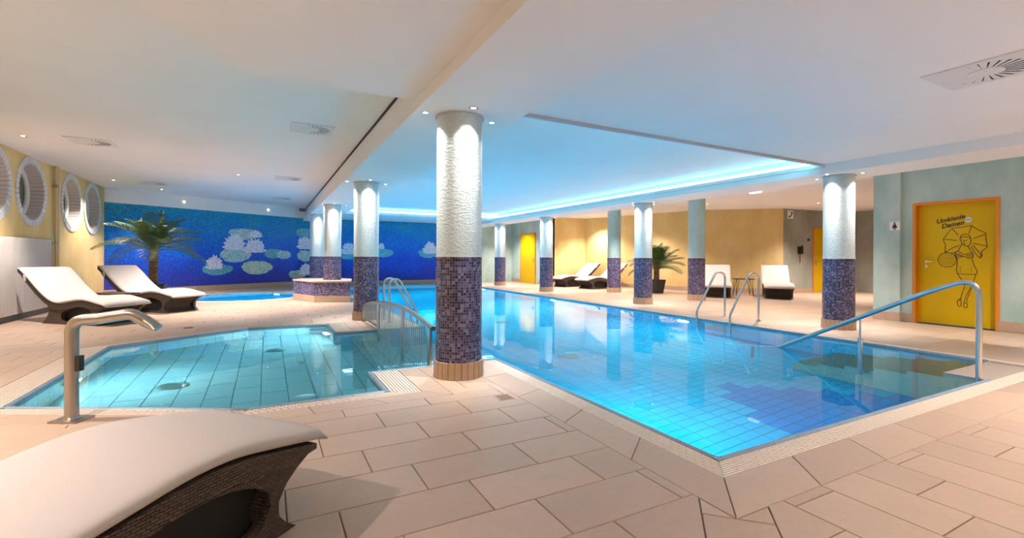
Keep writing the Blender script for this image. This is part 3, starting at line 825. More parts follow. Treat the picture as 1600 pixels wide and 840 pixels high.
grate(pool, [((PX0 - gi, PY0 - gi), (PX1 + gi, PY0 - gi), (PX1 + go, PY0 - go), (PX0 - go, PY0 - go)),
             ((PX1 + gi, PY0 - gi), (PX1 + gi, PY1 + gi), (PX1 + go, PY1 + go), (PX1 + go, PY0 - go)),
             ((PX1 + gi, PY1 + gi), (PX0 - gi, PY1 + gi), (PX0 - go, PY1 + go), (PX1 + go, PY1 + go)),
             ((PX0 - gi, PY1 + gi), (PX0 - gi, CH1 + CP), (PX0 - go, CH1 + CP), (PX0 - go, PY1 + go)),
             ((PX0 - gi, CH0 - CP), (PX0 - gi, PY0 - gi), (PX0 - go, PY0 - go), (PX0 - go, CH0 - CP))], 'cream overflow grate round the swimming pool')
# entry stairs in the near right corner, running down away from the near edge
mbs = MB()
for k in range(6):
    zt = -.012 if k == 0 else -.012 - k * .19
    st = MB().box(STX, PX1, PY0 - (.06 if k == 0 else 0) + k * .32 + (0 if k == 0 else .02), PY0 + (k + 1) * .32 + .02, DM, zt)
    st.build('pool_step', M['step'], pool)
water('pool_water', [rect(PX0, PX1, PY0, PY1), rect(.93, PX0, CH0, CH1)], pool, 'clear blue water of the swimming pool')
def pool_lamp(parent, loc, d, energy, color=(.5, .95, 1.0), r=.13):
    o = MB().lathe([(r + .02, 0), (r + .02, .02), (r, .03), (r, .035)], 20).build('lamp_ring', M['metal'], parent, True)
    q = Vector(d).to_track_quat('Z', 'Y').to_euler(); o.location = loc; o.rotation_euler = q
    g = MB().lathe([(r, .036), (r * .6, .045)], 20).build('lamp_glass', M['uwlamp'], parent, True); g.location = loc; g.rotation_euler = q
    l = Vector(loc) + Vector(d).normalized() * .07
    area_light('pool_lamp_light', l, d, energy, color, r * 1.8, parent)
for y in (6.75, 11.6, 16.6): pool_lamp(pool, (PX1 - .006, y, -.42), (-1, 0, -.12), 120)
for y, e_ in ((3.3, 32), (10.6, 115), (15.6, 115)): pool_lamp(pool, (PX0 + .006, y, -.50), (1, 0, -.12), e_)
for (x, y) in ((2.95, 2.35), (4.2, 6.0), (4.6, 9.2), (5.2, 12.5), (3.4, 12.0)):
    MB().lathe([(.15, .0), (.15, .012), (.11, .03), (.04, .034)], 20).build('floor_drain', M['metal'], pool, True, (x, y, DM + .002))

small = thing('paddling_pool', 'shallow angular paddling pool with pale blue tiles on the left', 'pool')
sr = [OCT, rect(.93, PX0, CH0, CH1)]
fs_small = field(OCT, 'Y', (4.22, -1.8), .125, .25, 0, .010, []) + field(sr[1], 'Y', (4.22, -1.8), .125, .25, 0, .010, [])
fs_small = [p for p in field(OCT, 'Y', (4.22, -1.8), .5, .25, .25, .010, []) + field(sr[1], 'Y', (4.22, -1.8), .5, .25, .25, .010, [])]
lay(fs_small, 'pool_floor_tile', M['tile_sp'], small, 300, DS, .008, .002, 'pale blue floor tiles of the paddling pool')
sb = MB(); sw = MB()
for pl in sr: sb.add([(x, y, DS - .007) for x, y in pl], [tuple(range(len(pl)))])
edges = [(OCT[0], OCT[1]), (OCT[1], (.93, CH0)), ((.93, CH0), (PX0, CH0)), ((PX0, CH1), (.93, CH1)), ((.93, CH1), OCT[2]), (OCT[2], OCT[3]), (OCT[3], OCT[4]), (OCT[4], OCT[5]), (OCT[5], OCT[0])]
for a, b in edges: wall_tiles(sw, sb, a, b, DS, wz)
tag(sw.build('wall_tiles', M['tile_sp'], small), 'pale wall tiles of the paddling pool', kind='stuff')
sb.build('basin', M['sgrout'], small)
coping(edges, small)
coping_corners(OCT, small)
gq = []
for i in range(6):
    a, b, c, d = OCT_C[i], OCT_C[(i + 1) % 6], OCT_G[(i + 1) % 6], OCT_G[i]
    if i == 1:
        gq += [(a, (a[0], CH0 - CP), (c[0], CH0 - CP), d), ((a[0], CH1 + CP), b, c, (c[0], CH1 + CP))]
    else: gq.append((a, b, c, d))
grate(small, gq, 'cream overflow grate round the paddling pool', .028, .05, .09)
water('pool_water', [OCT], small, 'clear shallow water of the paddling pool')
pool_lamp(small, (.93 - .006, 8.3, -.32), (-1, -.3, -.1), 20, (.8, .92, 1.0), .10)
pool_lamp(small, (-1.78, 6.3, -.32), (1, 0, -.1), 20, (.8, .92, 1.0), .10)
for (x, y) in ((-.9, 6.1), (.35, 5.1), (.15, 7.6)):
    MB().lathe([(.14, 0), (.14, .01), (.10, .024), (.03, .028)], 20).build('floor_drain', M['rail_metal'], small, True, (x, y, DS + .002))
MB().box(.66, .74, 4.32, 4.82, DS, DS + .02).build('floor_inlet', M['sgrout'], small)

# whirlpool at the back
wpool = thing('whirlpool', 'small round whirlpool with glowing water before the lily mosaic', 'pool', (*WPC, 0))
MB().lathe([(WPR + .005, -.03), (WPR + .005, -.75), (.0, -.75)], 36, capb=False, capt=False).build('basin', M['tile_lb'], wpool, True)
nk = 30
for k in range(nk):
    a0, a1 = 2 * PI * (k + .02) / nk, 2 * PI * (k + .98) / nk
    q = [((WPR) * math.cos(a0), WPR * math.sin(a0)), ((WPR + .29) * math.cos(a0), (WPR + .29) * math.sin(a0)), ((WPR + .29) * math.cos(a1), (WPR + .29) * math.sin(a1)), (WPR * math.cos(a1), WPR * math.sin(a1))]
    MB().prism(q, -.02, .012).build('rim_tile', M['grate'], wpool)
o = MB().add([(x, y, -.02) for x, y in ngon((0, 0), WPR)], [tuple(range(28))]).build('pool_water', M['water'], wpool, fix=False); tag(o, 'clear water of the whirlpool', kind='stuff')
for k in range(2):
    a = (.9, 3.8)[k]
    l = (1.42 * math.cos(a), 1.42 * math.sin(a), -.32)
    area_light('pool_lamp_light', l, (-math.cos(a), -math.sin(a), -.1), 40, (.5, .88, 1.0), .2, wpool)

# ------------------------------------------------------------------ columns
CR = .235
def column(x, y, top, label, lit=True, detail=False, mos_h=1.2, group=None):
    t = thing('column', label, 'column', (x, y, 0), 0, 'columns with mosaic bases')
    nseg = 40
    MB().lathe([(CR - .006, mos_h), (CR - .006, top)], nseg).build('stucco_shaft' if lit else 'painted_shaft', M['stucco' if lit else 'aquacol'], t, True)
    MB().lathe([(CR, .16), (CR, mos_h)], nseg).build('mosaic_sleeve', M['purple'], t, True, cyl=(0, 0, CR))
    MB().lathe([(CR + .003, mos_h), (CR + .003, mos_h + .012)], nseg).build('edge_trim', M['white'], t, True)
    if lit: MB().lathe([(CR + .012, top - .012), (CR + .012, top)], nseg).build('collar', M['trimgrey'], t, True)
    n = 24; rr = CR + .018
    one = MB()
    vs = []
    for r in (rr - .03, rr):
        for z in (0.0, .165):
            for a in (.055, .5, .945): vs.append((r * math.cos(2 * PI * a / n), r * math.sin(2 * PI * a / n), z))
    fs = [(6, 7, 10, 9), (7, 8, 11, 10), (3, 9, 10, 4), (4, 10, 11, 5), (0, 6, 9, 3), (2, 5, 11, 8)]
    one.add(vs, fs)
    if detail:
        me = one.mesh('plinth_tile', M['plinth'])
        for k in range(n):
            o = link('plinth_tile', me, None, t); o.rotation_euler = (0, 0, 2 * PI * k / n)
    else:
        al = MB()
        for k in range(n):
            c, s = math.cos(2 * PI * k / n), math.sin(2 * PI * k / n)
            al.add([(x_ * c - y_ * s, x_ * s + y_ * c, z_) for x_, y_, z_ in vs], fs)
        tag(al.build('plinth_tiles', M['plinth'], t), 'tan tiles of the column foot', kind='stuff')
    MB().lathe([(rr - .006, 0), (rr - .006, .158)], 32).build('plinth_core', M['grout'], t, True)
    return t
def downlight(loc, label, group, energy, color, size, blend=.5, r=.045, m='spot_on', target=None, radius=.02, beam=None):
    t = thing('recessed_spotlight', label, 'spotlight', loc, 0, group)
    MB().lathe([(r * .62, 0.0), (r, 0.0), (r, -.006), (r * .62, -.004)], 18, capb=False, capt=False).build('trim_ring', M['metal'], t, True)
    MB().lathe([(r * .62, -.001), (.001, -.001)], 18, capb=False, capt=False).build('lamp_lens', M[m], t)
    if energy:
        spot_light('spotlight_beam', (0, 0, -.012), energy, color, size, blend, t, radius, None, beam)
    return t
SPOT_W = 38
NAMEC = ['nearest column', 'column at the curved railing', 'column on the mosaic bench', 'farthest left column',
         'column near the yellow door', 'column before the potted palm', 'column by the alcove loungers', 'farthest right column']
COLS = [(1.735, 4.45, True), (1.69, 9.22, True), (1.59, 13.62, False), (1.50, 16.95, False), (8.70, 4.45, True), (8.73, 9.18, False), (8.76, 14.0, False), (8.81, 17.8, False)]
CLAB = ['tall white stucco column with purple mosaic foot, nearest and largest of all', 'white stucco column with purple mosaic foot at the curved railing', 'white stucco column rising out of the mosaic bench',
        'narrow looking white column farthest back in the left row', 'white stucco column between the pool ladder and the yellow changing room door', 'white stucco column standing before the potted palm',
        'white stucco column standing left of the two alcove loungers', 'white stucco column farthest back on the right, left of the small yellow door']
for i, (x, y, d) in enumerate(COLS):
    column(x, y, BEAM_Z, CLAB[i], True, d)
    for k, (dx, dy) in enumerate(((-.36, 0), (.36, 0), (0, -.36), (0, .36))):
        downlight((max(x + dx, 1.335), y + dy, BEAM_Z), 'small recessed spotlight %s the top of the %s' % (('left of', 'right of', 'in front of', 'behind')[k], NAMEC[i]), 'spotlights round the columns', SPOT_W, COOL, 96, .35, beam=(20, 3.6, .35))
column(10.72, 12.69, CEIL_R, 'plain aqua column with blue mosaic foot before the alcove loungers', False)
column(10.93, 9.35, CEIL_R, 'plain aqua column with purple mosaic foot left of the ladder', False)

# ------------------------------------------------------------------ ceiling lamps
for i, (x, y, lb) in enumerate([(-3.54, 10.46, 'recessed warm ceiling spotlight above the second round window'), (-3.52, 15.45, 'recessed warm ceiling spotlight above the palm side of the window wall'),
                                (-.62, 12.95, 'recessed ceiling spotlight in the middle of the left ceiling')]):
    downlight((x, y, CEIL_L), lb, 'spotlights in the left ceiling', (48, 40, 105)[i] * WK, WARM, 104, .8, .05, 'spot_warm')
for i, (u, z, lb) in enumerate([(2.05, 2.95, 'tiny lamp on the white strip above the palm'), (4.9, 2.95, 'tiny lamp on the white strip above the water lilies')]):
    p = (MP0[0] + math.cos(ANGW) * u + math.sin(ANGW) * .03, MP0[1] + math.sin(ANGW) * u - math.cos(ANGW) * .03, z)
    t = thing('bulkhead_lamp', lb, 'spotlight', p, ANGW, 'tiny lamps above the lily mosaic')
    o = MB().lathe([(.022, 0), (.022, .008), (.015, .014)], 12).build('lamp_lens', M['spot_warm'], t, True); o.rotation_euler = (PI / 2, 0, 0)
downlight((-2.75, 16.9, CEIL_L), 'ceiling spotlight above the palm', 'spotlights in the left ceiling', 32 * WK, WARM, 100, .7, .05, 'spot_warm')  # unseen lamp added to light the palm
for (x, y, e, lb) in [(15.08, 8.3, 45, 'small ceiling spotlight before the grey wall'), (12.1, 15.6, 55, 'ceiling spotlight above the alcove loungers'), (12.4, 10.2, 26, 'ceiling spotlight above the two facing loungers'),
                      (10.0, 6.6, 60, 'ceiling spotlight over the right deck by the ladder'), (9.2, 1.9, 68, 'ceiling spotlight before the changing room door'), (9.9, 11.2, 50, 'ceiling spotlight between the aqua columns'),
                      (9.9, 15.4, 45, 'ceiling spotlight before the alcove'), (9.9, 18.9, 45, 'ceiling spotlight before the far yellow door'), (12.2, 13.0, 40, 'ceiling spotlight beside the potted palm'), (17.0, 7.4, 45, 'ceiling spotlight in the corridor')]:
    downlight((x, y, CEIL_R), lb, 'spotlights in the right ceiling', e * WK, WARM, 115, .8, .05, 'spot_warm')  # all but the grey wall lamp are unseen, added to brighten the right side
for (x, y, e, lb) in [(3.9, .3, 23, 'near ceiling spotlight right of the viewer'), (6.4, .3, 42, 'near ceiling spotlight toward the door'), (7.4, -1.2, 58, 'near ceiling spotlight by the right wall'), (-2.0, -.2, 12, 'near ceiling spotlight above the viewer'), (.8, -1.9, 45, 'near ceiling spotlight behind the viewer')]:
    downlight((x, y, CEIL_N), lb, 'spotlights in the near ceiling', e * WK, WARM, 120, .8, .05, 'spot_warm')  # out of view lamps added to lift the brightness of the near area
for (x, y, e, lb) in [(-2.9, 5.2, 50, 'ceiling spotlight left of the paddling pool'), (-2.6, 2.2, 50, 'ceiling spotlight at the near left wall')]:
    downlight((x, y, CEIL_L), lb, 'spotlights in the left ceiling', e * WK, WARM, 120, .8, .05, 'spot_warm')  # unseen lamps added to brighten the left side
t = thing('emergency_lamp', 'white lit emergency lamp on the ceiling above the right deck', 'lamp', (11.1, 7.65, CEIL_R))
MB().box(-.06, .06, -.16, .16, -.02, 0).build('lamp_body', M['white'], t)
MB().box(-.045, .045, -.14, .14, -.045, -.02).build('diffuser', M['emerg'], t)

# vents
def vent(x, y, z, label, size=.6):
    t = thing('ceiling_vent', label, 'vent', (x, y, z), 0, 'square ceiling vents'); h = size / 2; r = h * .86; n = 48
    sq, ci, cu = [], [], []
    for i in range(n):
        a = 2 * PI * i / n; c, s = math.cos(a), math.sin(a); k = h / max(abs(c), abs(s))
        sq.append((c * k, s * k, -.012)); ci.append((c * r, s * r, -.012)); cu.append((c * r, s * r, -.002))
    sk = [(p[0], p[1], 0.0) for p in sq]
    MB().add(sq + ci + cu + sk, [(i, (i + 1) % n, n + (i + 1) % n, n + i) for i in range(n)] + [(n + i, n + (i + 1) % n, 2 * n + (i + 1) % n, 2 * n + i) for i in range(n)] + [(i, (i + 1) % n, 3 * n + (i + 1) % n, 3 * n + i) for i in range(n)]).build('face_plate', M['vent'], t)
    MB().add([(r * math.cos(2 * PI * i / n), r * math.sin(2 * PI * i / n), -.0015) for i in range(n)], [tuple(range(n))]).build('shaft', M['ventdark'], t)
    MB().lathe([(r * .42, -.014), (r * .42, -.004)], 32).build('hub', M['vent'], t)
    nv = 26; bl = MB()
    w0, w1 = 2 * PI * r * .4 / nv * .42, 2 * PI * r / nv * .40
    bl.add([(r * .4, -w0, -.010), (r * 1.0, -w1, -.010), (r * 1.0, w1, -.005), (r * .4, w0, -.005), (r * .4, -w0, -.013), (r, -w1, -.013), (r, w1, -.008), (r * .4, w0, -.008)],
           [(0, 1, 2, 3), (4, 5, 6, 7), (0, 1, 5, 4), (1, 2, 6, 5), (2, 3, 7, 6), (3, 0, 4, 7)])
    me = bl.mesh('vane', M['vent'])
    for k in range(nv):
        o = link('vane', me, None, t); o.rotation_euler = (0, 0, 2 * PI * k / nv)
vent(-2.67, 10.43, CEIL_L, 'square swirl vent in the left ceiling near the first window')
vent(.60, 7.73, CEIL_L, 'square swirl vent in the left ceiling nearest to the beam')
vent(-2.72, 15.6, CEIL_L, 'square swirl vent in the left ceiling before the palm')
vent(.47, 12.94, CEIL_L, 'square swirl vent in the left ceiling, middle one along the beam')
vent(.42, 17.45, CEIL_L, 'square swirl vent in the left ceiling, farthest one along the beam')
vent(5.33, 1.60, CEIL_N, 'large square swirl vent in the near right ceiling', .64)

# ------------------------------------------------------------------ doors
d1 = bpy.data.objects.new('door_1', None); COL.objects.link(d1); d1.location = (XW, 0, 0)
struct(d1, 'yellow door with orange frame, drawn bathing woman and words Umkleide Damen')
fr = MB().box(-.012, .13, DY1 - .03, DY1 + .02, 0, DZ + .02).box(-.012, .13, DY0 - .02, DY0 + .03, 0, DZ + .02).box(-.012, .13, DY0 + .03, DY1 - .03, DZ - .03, DZ + .02)
fr.build('door_frame', M['frame'], d1)
leaf = MB().box(.12, .16, DY0 + .03, DY1 - .03, .008, DZ - .03).build('door_leaf', M['doory'], d1)
LX = .118
FIG = {'umbrella': [(3.823, 1.329), (3.817, 1.461), (3.851, 1.564), (3.795, 1.658), (3.723, 1.763), (3.596, 1.77), (3.469, 1.797), (3.375, 1.716), (3.277, 1.656), (3.278, 1.546), (3.258, 1.421), (3.332, 1.339), (3.326, 1.256), (3.353, 1.222)], 'rib1': [(3.723, 1.748), (3.639, 1.635)], 'rib2': [(3.464, 1.785), (3.5, 1.657)], 'rib3': [(3.277, 1.637), (3.443, 1.565)], 'rib4': [(3.272, 1.435), (3.442, 1.481)], 'rib5': [(3.84, 1.564), (3.657, 1.538)], 'head': [(3.617, 1.557), (3.611, 1.614), (3.574, 1.649), (3.521, 1.647), (3.479, 1.609), (3.468, 1.532), (3.478, 1.467), (3.51, 1.431), (3.552, 1.441), (3.591, 1.484), (3.617, 1.557)], 'cap': [(3.613, 1.576), (3.583, 1.604), (3.536, 1.602), (3.472, 1.566)], 'brow1': [(3.6, 1.547), (3.572, 1.541)], 'brow2': [(3.55, 1.535), (3.519, 1.536)], 'nose': [(3.561, 1.535), (3.565, 1.498)], 'mouth': [(3.574, 1.472), (3.542, 1.472)], 'strap1': [(3.591, 1.47), (3.643, 1.342)], 'strap2': [(3.51, 1.431), (3.457, 1.326)], 'arm1': [(3.628, 1.451), (3.727, 1.401), (3.794, 1.349), (3.823, 1.32)], 'arm1b': [(3.665, 1.325), (3.737, 1.314)], 'arm2': [(3.467, 1.425), (3.421, 1.326), (3.384, 1.256), (3.353, 1.228), (3.326, 1.261), (3.353, 1.312), (3.394, 1.368), (3.442, 1.447)], 'top': [(3.682, 1.328), (3.682, 1.27), (3.655, 1.213), (3.605, 1.242), (3.562, 1.256), (3.477, 1.205), (3.442, 1.233), (3.435, 1.284), (3.457, 1.326), (3.499, 1.312), (3.552, 1.279), (3.595, 1.313), (3.643, 1.356), (3.682, 1.328)], 'st1': [(3.678, 1.299), (3.616, 1.299)], 'st2': [(3.678, 1.276), (3.595, 1.279)], 'st3': [(3.669, 1.253), (3.573, 1.262)], 'st4': [(3.52, 1.284), (3.442, 1.298)], 'st5': [(3.53, 1.262), (3.438, 1.273)], 'st6': [(3.509, 1.239), (3.442, 1.247)], 'waist1': [(3.655, 1.213), (3.649, 1.141), (3.664, 1.026), (3.655, 0.963), (3.633, 0.912)], 'waist2': [(3.45, 1.2), (3.441, 1.129), (3.414, 1.06), (3.387, 1.004), (3.393, 0.943)], 'hem': [(3.654, 0.945), (3.572, 0.934), (3.393, 0.94)], 'leg1': [(3.633, 0.912), (3.589, 0.828), (3.546, 0.73), (3.571, 0.643), (3.592, 0.57), (3.603, 0.498)], 'leg2': [(3.407, 0.934), (3.434, 0.807), (3.475, 0.692), (3.524, 0.575), (3.549, 0.488), (3.564, 0.402)], 'leg3': [(3.461, 0.693), (3.486, 0.606), (3.517, 0.505), (3.527, 0.419)], 'shoe1': [(3.603, 0.507), (3.64, 0.464), (3.657, 0.407), (3.624, 0.345), (3.592, 0.385), (3.603, 0.507)], 'shoe1b': [(3.653, 0.451), (3.614, 0.477)], 'shoe2': [(3.56, 0.416), (3.566, 0.359), (3.527, 0.334), (3.51, 0.378), (3.527, 0.419), (3.56, 0.416)]}
FIG['ball'] = [(3.7945 + .130 * math.cos(2 * PI * k / 24), 1.189 + .134 * math.sin(2 * PI * k / 24)) for k in range(25)]
dr = MB()
def stroke(pts, w=.0048):
    for (a, b) in zip(pts[:-1], pts[1:]):
        l = math.hypot(b[0] - a[0], b[1] - a[1]) or 1e-6; ux, uz = (b[0] - a[0]) / l, (b[1] - a[1]) / l
        e = w * .5; a2 = (a[0] - ux * e, a[1] - uz * e); b2 = (b[0] + ux * e, b[1] + uz * e)
        dr.add([(LX, a2[0] - uz * w, a2[1] + ux * w), (LX, b2[0] - uz * w, b2[1] + ux * w), (LX, b2[0] + uz * w, b2[1] - ux * w), (LX, a2[0] + uz * w, a2[1] - ux * w)], [(0, 1, 2, 3)])
def smooth_line(p, it=2):
    for _ in range(it):
        q = [p[0]]
        for a, b in zip(p[:-1], p[1:]): q += [(a[0] * .75 + b[0] * .25, a[1] * .75 + b[1] * .25), (a[0] * .25 + b[0] * .75, a[1] * .25 + b[1] * .75)]
        p = q + [p[-1]]
    return p
for k, v in FIG.items(): stroke(smooth_line(v) if len(v) > 2 and k != 'umbrella' else v)
def dot(y, z, r=.006): dr.add([(LX, y + r * math.cos(PI * i / 4), z + r * math.sin(PI * i / 4)) for i in range(8)], [tuple(range(8))])
for gy in range(-4, 5):
    for gx in range(-5, 6):
        y, z = gx * .0225 + (gy % 2) * .011, gy * .028
        if (y / .118) ** 2 + (z / .118) ** 2 < 1: dot(3.7945 + y, 1.189 + z)
for y in (3.609, 3.462):
    for z in (1.056, 1.018, .98): dot(y, z, .008)
dr.build('printed_figure', M['black'], leaf, fix=False)
def lettering(txt, parent, y, z, size, material, shear=.25, tilt=0.0, bold=.012, name='lettering', x=LX - .001, mw=1.0, face='-X'):
    cu = bpy.data.curves.new(name, 'FONT'); cu.body = txt; cu.size = size; cu.shear = shear; cu.align_x = 'CENTER'; cu.align_y = 'CENTER'; cu.offset = bold * size; cu.resolution_u = 3
    tmp = bpy.data.objects.new('tmp', cu); COL.objects.link(tmp)
    me = bpy.data.meshes.new_from_object(tmp.evaluated_get(bpy.context.evaluated_depsgraph_get()))
    bpy.data.objects.remove(tmp)
    for v in me.vertices: v.co.x *= mw
    me.materials.clear()
    o = link(name, me, material, parent, (x, y, z))
    # text x -> world -Y, text y -> world Z, facing -X
    o.rotation_euler = (Matrix(((0, 0, -1), (-1, 0, 0), (0, 1, 0))).to_4x4() @ Matrix.Rotation(tilt, 4, 'Z')).to_euler()
    return o
lettering('Umkleide', leaf, 3.755, 1.925, .115, M['black'], .35, .19, .02, mw=.92)
lettering('Damen', leaf, 3.725, 1.825, .115, M['black'], .35, .19, .02, mw=.95)
MB().add([(LX, 3.503 + .047 * math.cos(2 * PI * k / 24), 1.898 + .045 * math.sin(2 * PI * k / 24)) for k in range(24)], [tuple(range(24))]).build('restroom_badge', M['white'], leaf, fix=False)
lettering('WC', leaf, 3.503, 1.898, .042, M['bluepr'], 0, 0, .02)
hd = MB().lathe([(.026, 0), (.026, .01), (.022, .012)], 16).build('handle_rose', M['metal'], leaf, True, (.12, 4.10, 1.16)); hd.rotation_euler = (0, -PI / 2, 0)
MB().tube([(.0, 0, 0), (-.05, 0, 0), (-.055, -.01, 0), (-.055, -.115, 0)], .009, 8).build('door_handle', M['metal'], leaf, True, (.115, 4.10, 1.16))
kh = MB().lathe([(.026, 0), (.026, .01), (.022, .012)], 16).build('lock_rose', M['metal'], leaf, True, (.12, 4.10, 1.07)); kh.rotation_euler = (0, -PI / 2, 0)

d2 = bpy.data.objects.new('door_2', None); COL.objects.link(d2); d2.location = (10.8, 18.82, 0)
struct(d2, 'small plain yellow door far back on the right')
MB().box(-.02, 0, -.60, .74, .005, 2.27).build('door_leaf', M['doory'], d2)
MB().box(-.03, 0, -.64, -.60, 0, 2.31).box(-.03, 0, .74, .78, 0, 2.31).box(-.03, 0, -.64, .78, 2.27, 2.31).build('door_frame', M['frame'], d2)
MB().tube([(-.02, -.50, 1.08), (-.07, -.50, 1.08), (-.07, -.38, 1.08)], .012, 8).box(-.03, -.02, -.53, -.47, 0.98, 1.15).build('door_handle', M['metal'], d2, True)
gx, gy = ALC[5][0] - ALC[4][0], ALC[5][1] - ALC[4][1]; ga = math.atan2(gy, gx)
d3 = bpy.data.objects.new('door_3', None); COL.objects.link(d3); d3.location = (ALC[4][0] + gx * .79, ALC[4][1] + gy * .79, 0); d3.rotation_euler = (0, 0, ga)
struct(d3, 'narrow orange yellow door in the grey wall, half hidden by the column')
MB().box(0.03, .88, -.02, 0, .005, 2.25).build('door_leaf', M['doory'], d3)
MB().box(-.02, .03, -.03, 0, 0, 2.3).box(.88, .93, -.03, 0, 0, 2.3).box(-.02, .93, -.03, 0, 2.25, 2.3).build('door_frame', M['frame'], d3)
MB().tube([(.12, -.02, 1.1), (.12, -.06, 1.1), (.24, -.06, 1.1)], .012, 8).box(.09, .15, -.025, -.02, .98, 1.15).build('door_handle', M['metal'], d3, True)

# wall telephone, signs
def on_grey(s): return (ALC[4][0] + gx * s, ALC[4][1] + gy * s, 0)
t = thing('wall_sign', 'white square sign with a black telephone receiver on the grey wall', 'sign', on_grey(.18), ga)
MB().box(-.14, .14, -.014, -.002, 2.58, 2.86).build('sign_plate', M['white'], t)
pts = [(-.07 + .0, 2.64), (-.03, 2.66), (.03, 2.70), (.05, 2.76), (.05, 2.82)]
MB().tube([(x, -.018, z) for x, z in pts], [.03, .017, .015, .017, .03], 8).build('receiver_symbol', M['black'], t, True)
t = thing('wall_telephone', 'black wall telephone with hanging receiver on the grey wall', 'telephone', on_grey(.42), ga)
MB().box(-.09, .09, -.09, -.002, 1.36, 1.62).build('phone_body', M['blackpl'], t)
MB().tube([(-.03, -.11, 1.64), (-.03, -.14, 1.60), (-.03, -.14, 1.42), (-.03, -.11, 1.38)], [.035, .022, .022, .035], 8).build('receiver', M['blackpl'], t, True)
MB().tube([(-.05, -.07, 1.38)] + [(-.055 + .012 * math.sin(k * 1.1), -.07 + .012 * math.cos(k * 1.1), 1.36 - .3 * k / 24) for k in range(25)], .010, 6).build('coiled_cord', M['blackpl'], t, True)
t = thing('key_switch', 'small dark switch plate beside the wall telephone', 'switch', on_grey(.66), ga)
MB().box(-.05, .05, -.03, -.002, 1.82, 1.90).build('switch_body', M['blackpl'], t)
MB().box(-.025, .025, -.04, -.03, 1.84, 1.88).build('switch_button', M['metal'], t)
t = thing('wall_sign', 'small white restroom sign with a black female figure on the aqua pillar', 'sign', (10.75, 4.50, 0))
MB().box(-.012, -.002, -.085, .085, 1.755, 1.92).build('sign_plate', M['white'], t)
fg = MB()
fg.add([(-.0135, .017 * math.cos(2 * PI * k / 12), 1.893 + .017 * math.sin(2 * PI * k / 12)) for k in range(12)], [tuple(range(12))])
fg.add([(-.0135, y, z) for y, z in ((-.02, 1.872), (.02, 1.872), (.045, 1.80), (-.045, 1.80))], [(0, 1, 2, 3)])
fg.add([(-.0135, y, z) for y, z in ((-.018, 1.80), (-.004, 1.80), (-.004, 1.762), (-.018, 1.762))], [(0, 1, 2, 3)])
fg.add([(-.0135, y, z) for y, z in ((.004, 1.80), (.018, 1.80), (.018, 1.762), (.004, 1.762))], [(0, 1, 2, 3)])
fg.build('figure_symbol', M['black'], t, fix=False)

# radiator and pipe
rad = thing('wall_radiator', 'tall ribbed white radiator along the window wall', 'radiator', (WL, 0, 0))
MB().box(.02, .08, 6.0, 13.28, .12, 1.52).build('radiator_panel', mat('grey_radiator_core', (.30, .29, .28), .6), rad)  # core darkened to paint the shade between the ribs
rb = MB().box(0, .03, -.015, .015, .12, 1.525).mesh('rib', M['radiator'])
yy = 13.25; cnt = 0; restm = MB()
while yy > 6.05:
    if yy > 8.0 and cnt < 120: link('rib', rb, None, rad, (.08, yy, 0))
    else: restm.box(.08, .11, yy - .015, yy + .015, .12, 1.525)
    yy -= .045; cnt += 1
tag(restm.build('rib_remainder', M['radiator'], rad), 'further ribs of the radiator', kind='stuff')
MB().box(.012, .07, 6.0, 13.28, .0, .12).build('floor_rail', mat('radiator_foot', (.16, .15, .14), .6), rad)  # dark box paints the shadow of the toe gap below the radiator
pipe = thing('heating_pipe', 'cream painted vertical pipe with brass joints beside the radiator', 'pipe', (WL, 13.66, 0))
M['pipe'] = mat('cream_pipe_paint', (.60, .50, .30), .5); M['brass'] = mat('old_brass', (.42, .26, .13), .4, .6)
MB().tube([(.06, 0, 0), (.06, 0, CEIL_L)], .028, 10).build('riser', M['pipe'], pipe, True)
MB().tube([(.06, .12, 0), (.06, .12, CEIL_L)], .02, 10).build('riser', M['pipe'], pipe, True)
MB().tube([(.06, -.36, 1.44), (.06, 0, 1.44), (.06, .08, 1.44)], .024, 10).build('valve', M['brass'], pipe, True)
MB().box(.0, .09, -.05, .05, 2.68, 2.74).build('pipe_clamp', M['brass'], pipe)

# ------------------------------------------------------------------ loungers
PR = [(0, .95), (.22, .79), (.45, .60), (.68, .44), (.88, .355), (1.05, .345), (1.25, .375), (1.45, .405), (1.62, .405), (1.80, .375), (2.05, .325)]
def zf(s):
    s = max(0, min(2.05, s))
    for i in range(len(PR) - 1):
        if s <= PR[i + 1][0]:
            p0, p1, p2, p3 = PR[max(0, i - 1)], PR[i], PR[i + 1], PR[min(len(PR) - 1, i + 2)]
            h = p2[0] - p1[0]; t = (s - p1[0]) / h
            m1 = (p2[1] - p0[1]) / (p2[0] - p0[0]) * h; m2 = (p3[1] - p1[1]) / (p3[0] - p1[0]) * h
            return (2 * t ** 3 - 3 * t ** 2 + 1) * p1[1] + (t ** 3 - 2 * t ** 2 + t) * m1 + (-2 * t ** 3 + 3 * t ** 2) * p2[1] + (t ** 3 - t ** 2) * m2
    return PR[-1][1]
def interp(tab, v):
    for (a, b), (c, d) in zip(tab[:-1], tab[1:]):
        if v <= c: return b + (d - b) * (v - a) / (c - a)
    return tab[-1][1]
XL = [(0, .60), (.2, .70), (.4, .76), (.6, .76), (.8, .70), (1, .60)]
XR = [(0, 1.93), (.12, 1.88), (.3, 1.835), (.5, 1.835), (.7, 1.875), (.85, 1.935), (1, 2.02)]
WD = .74
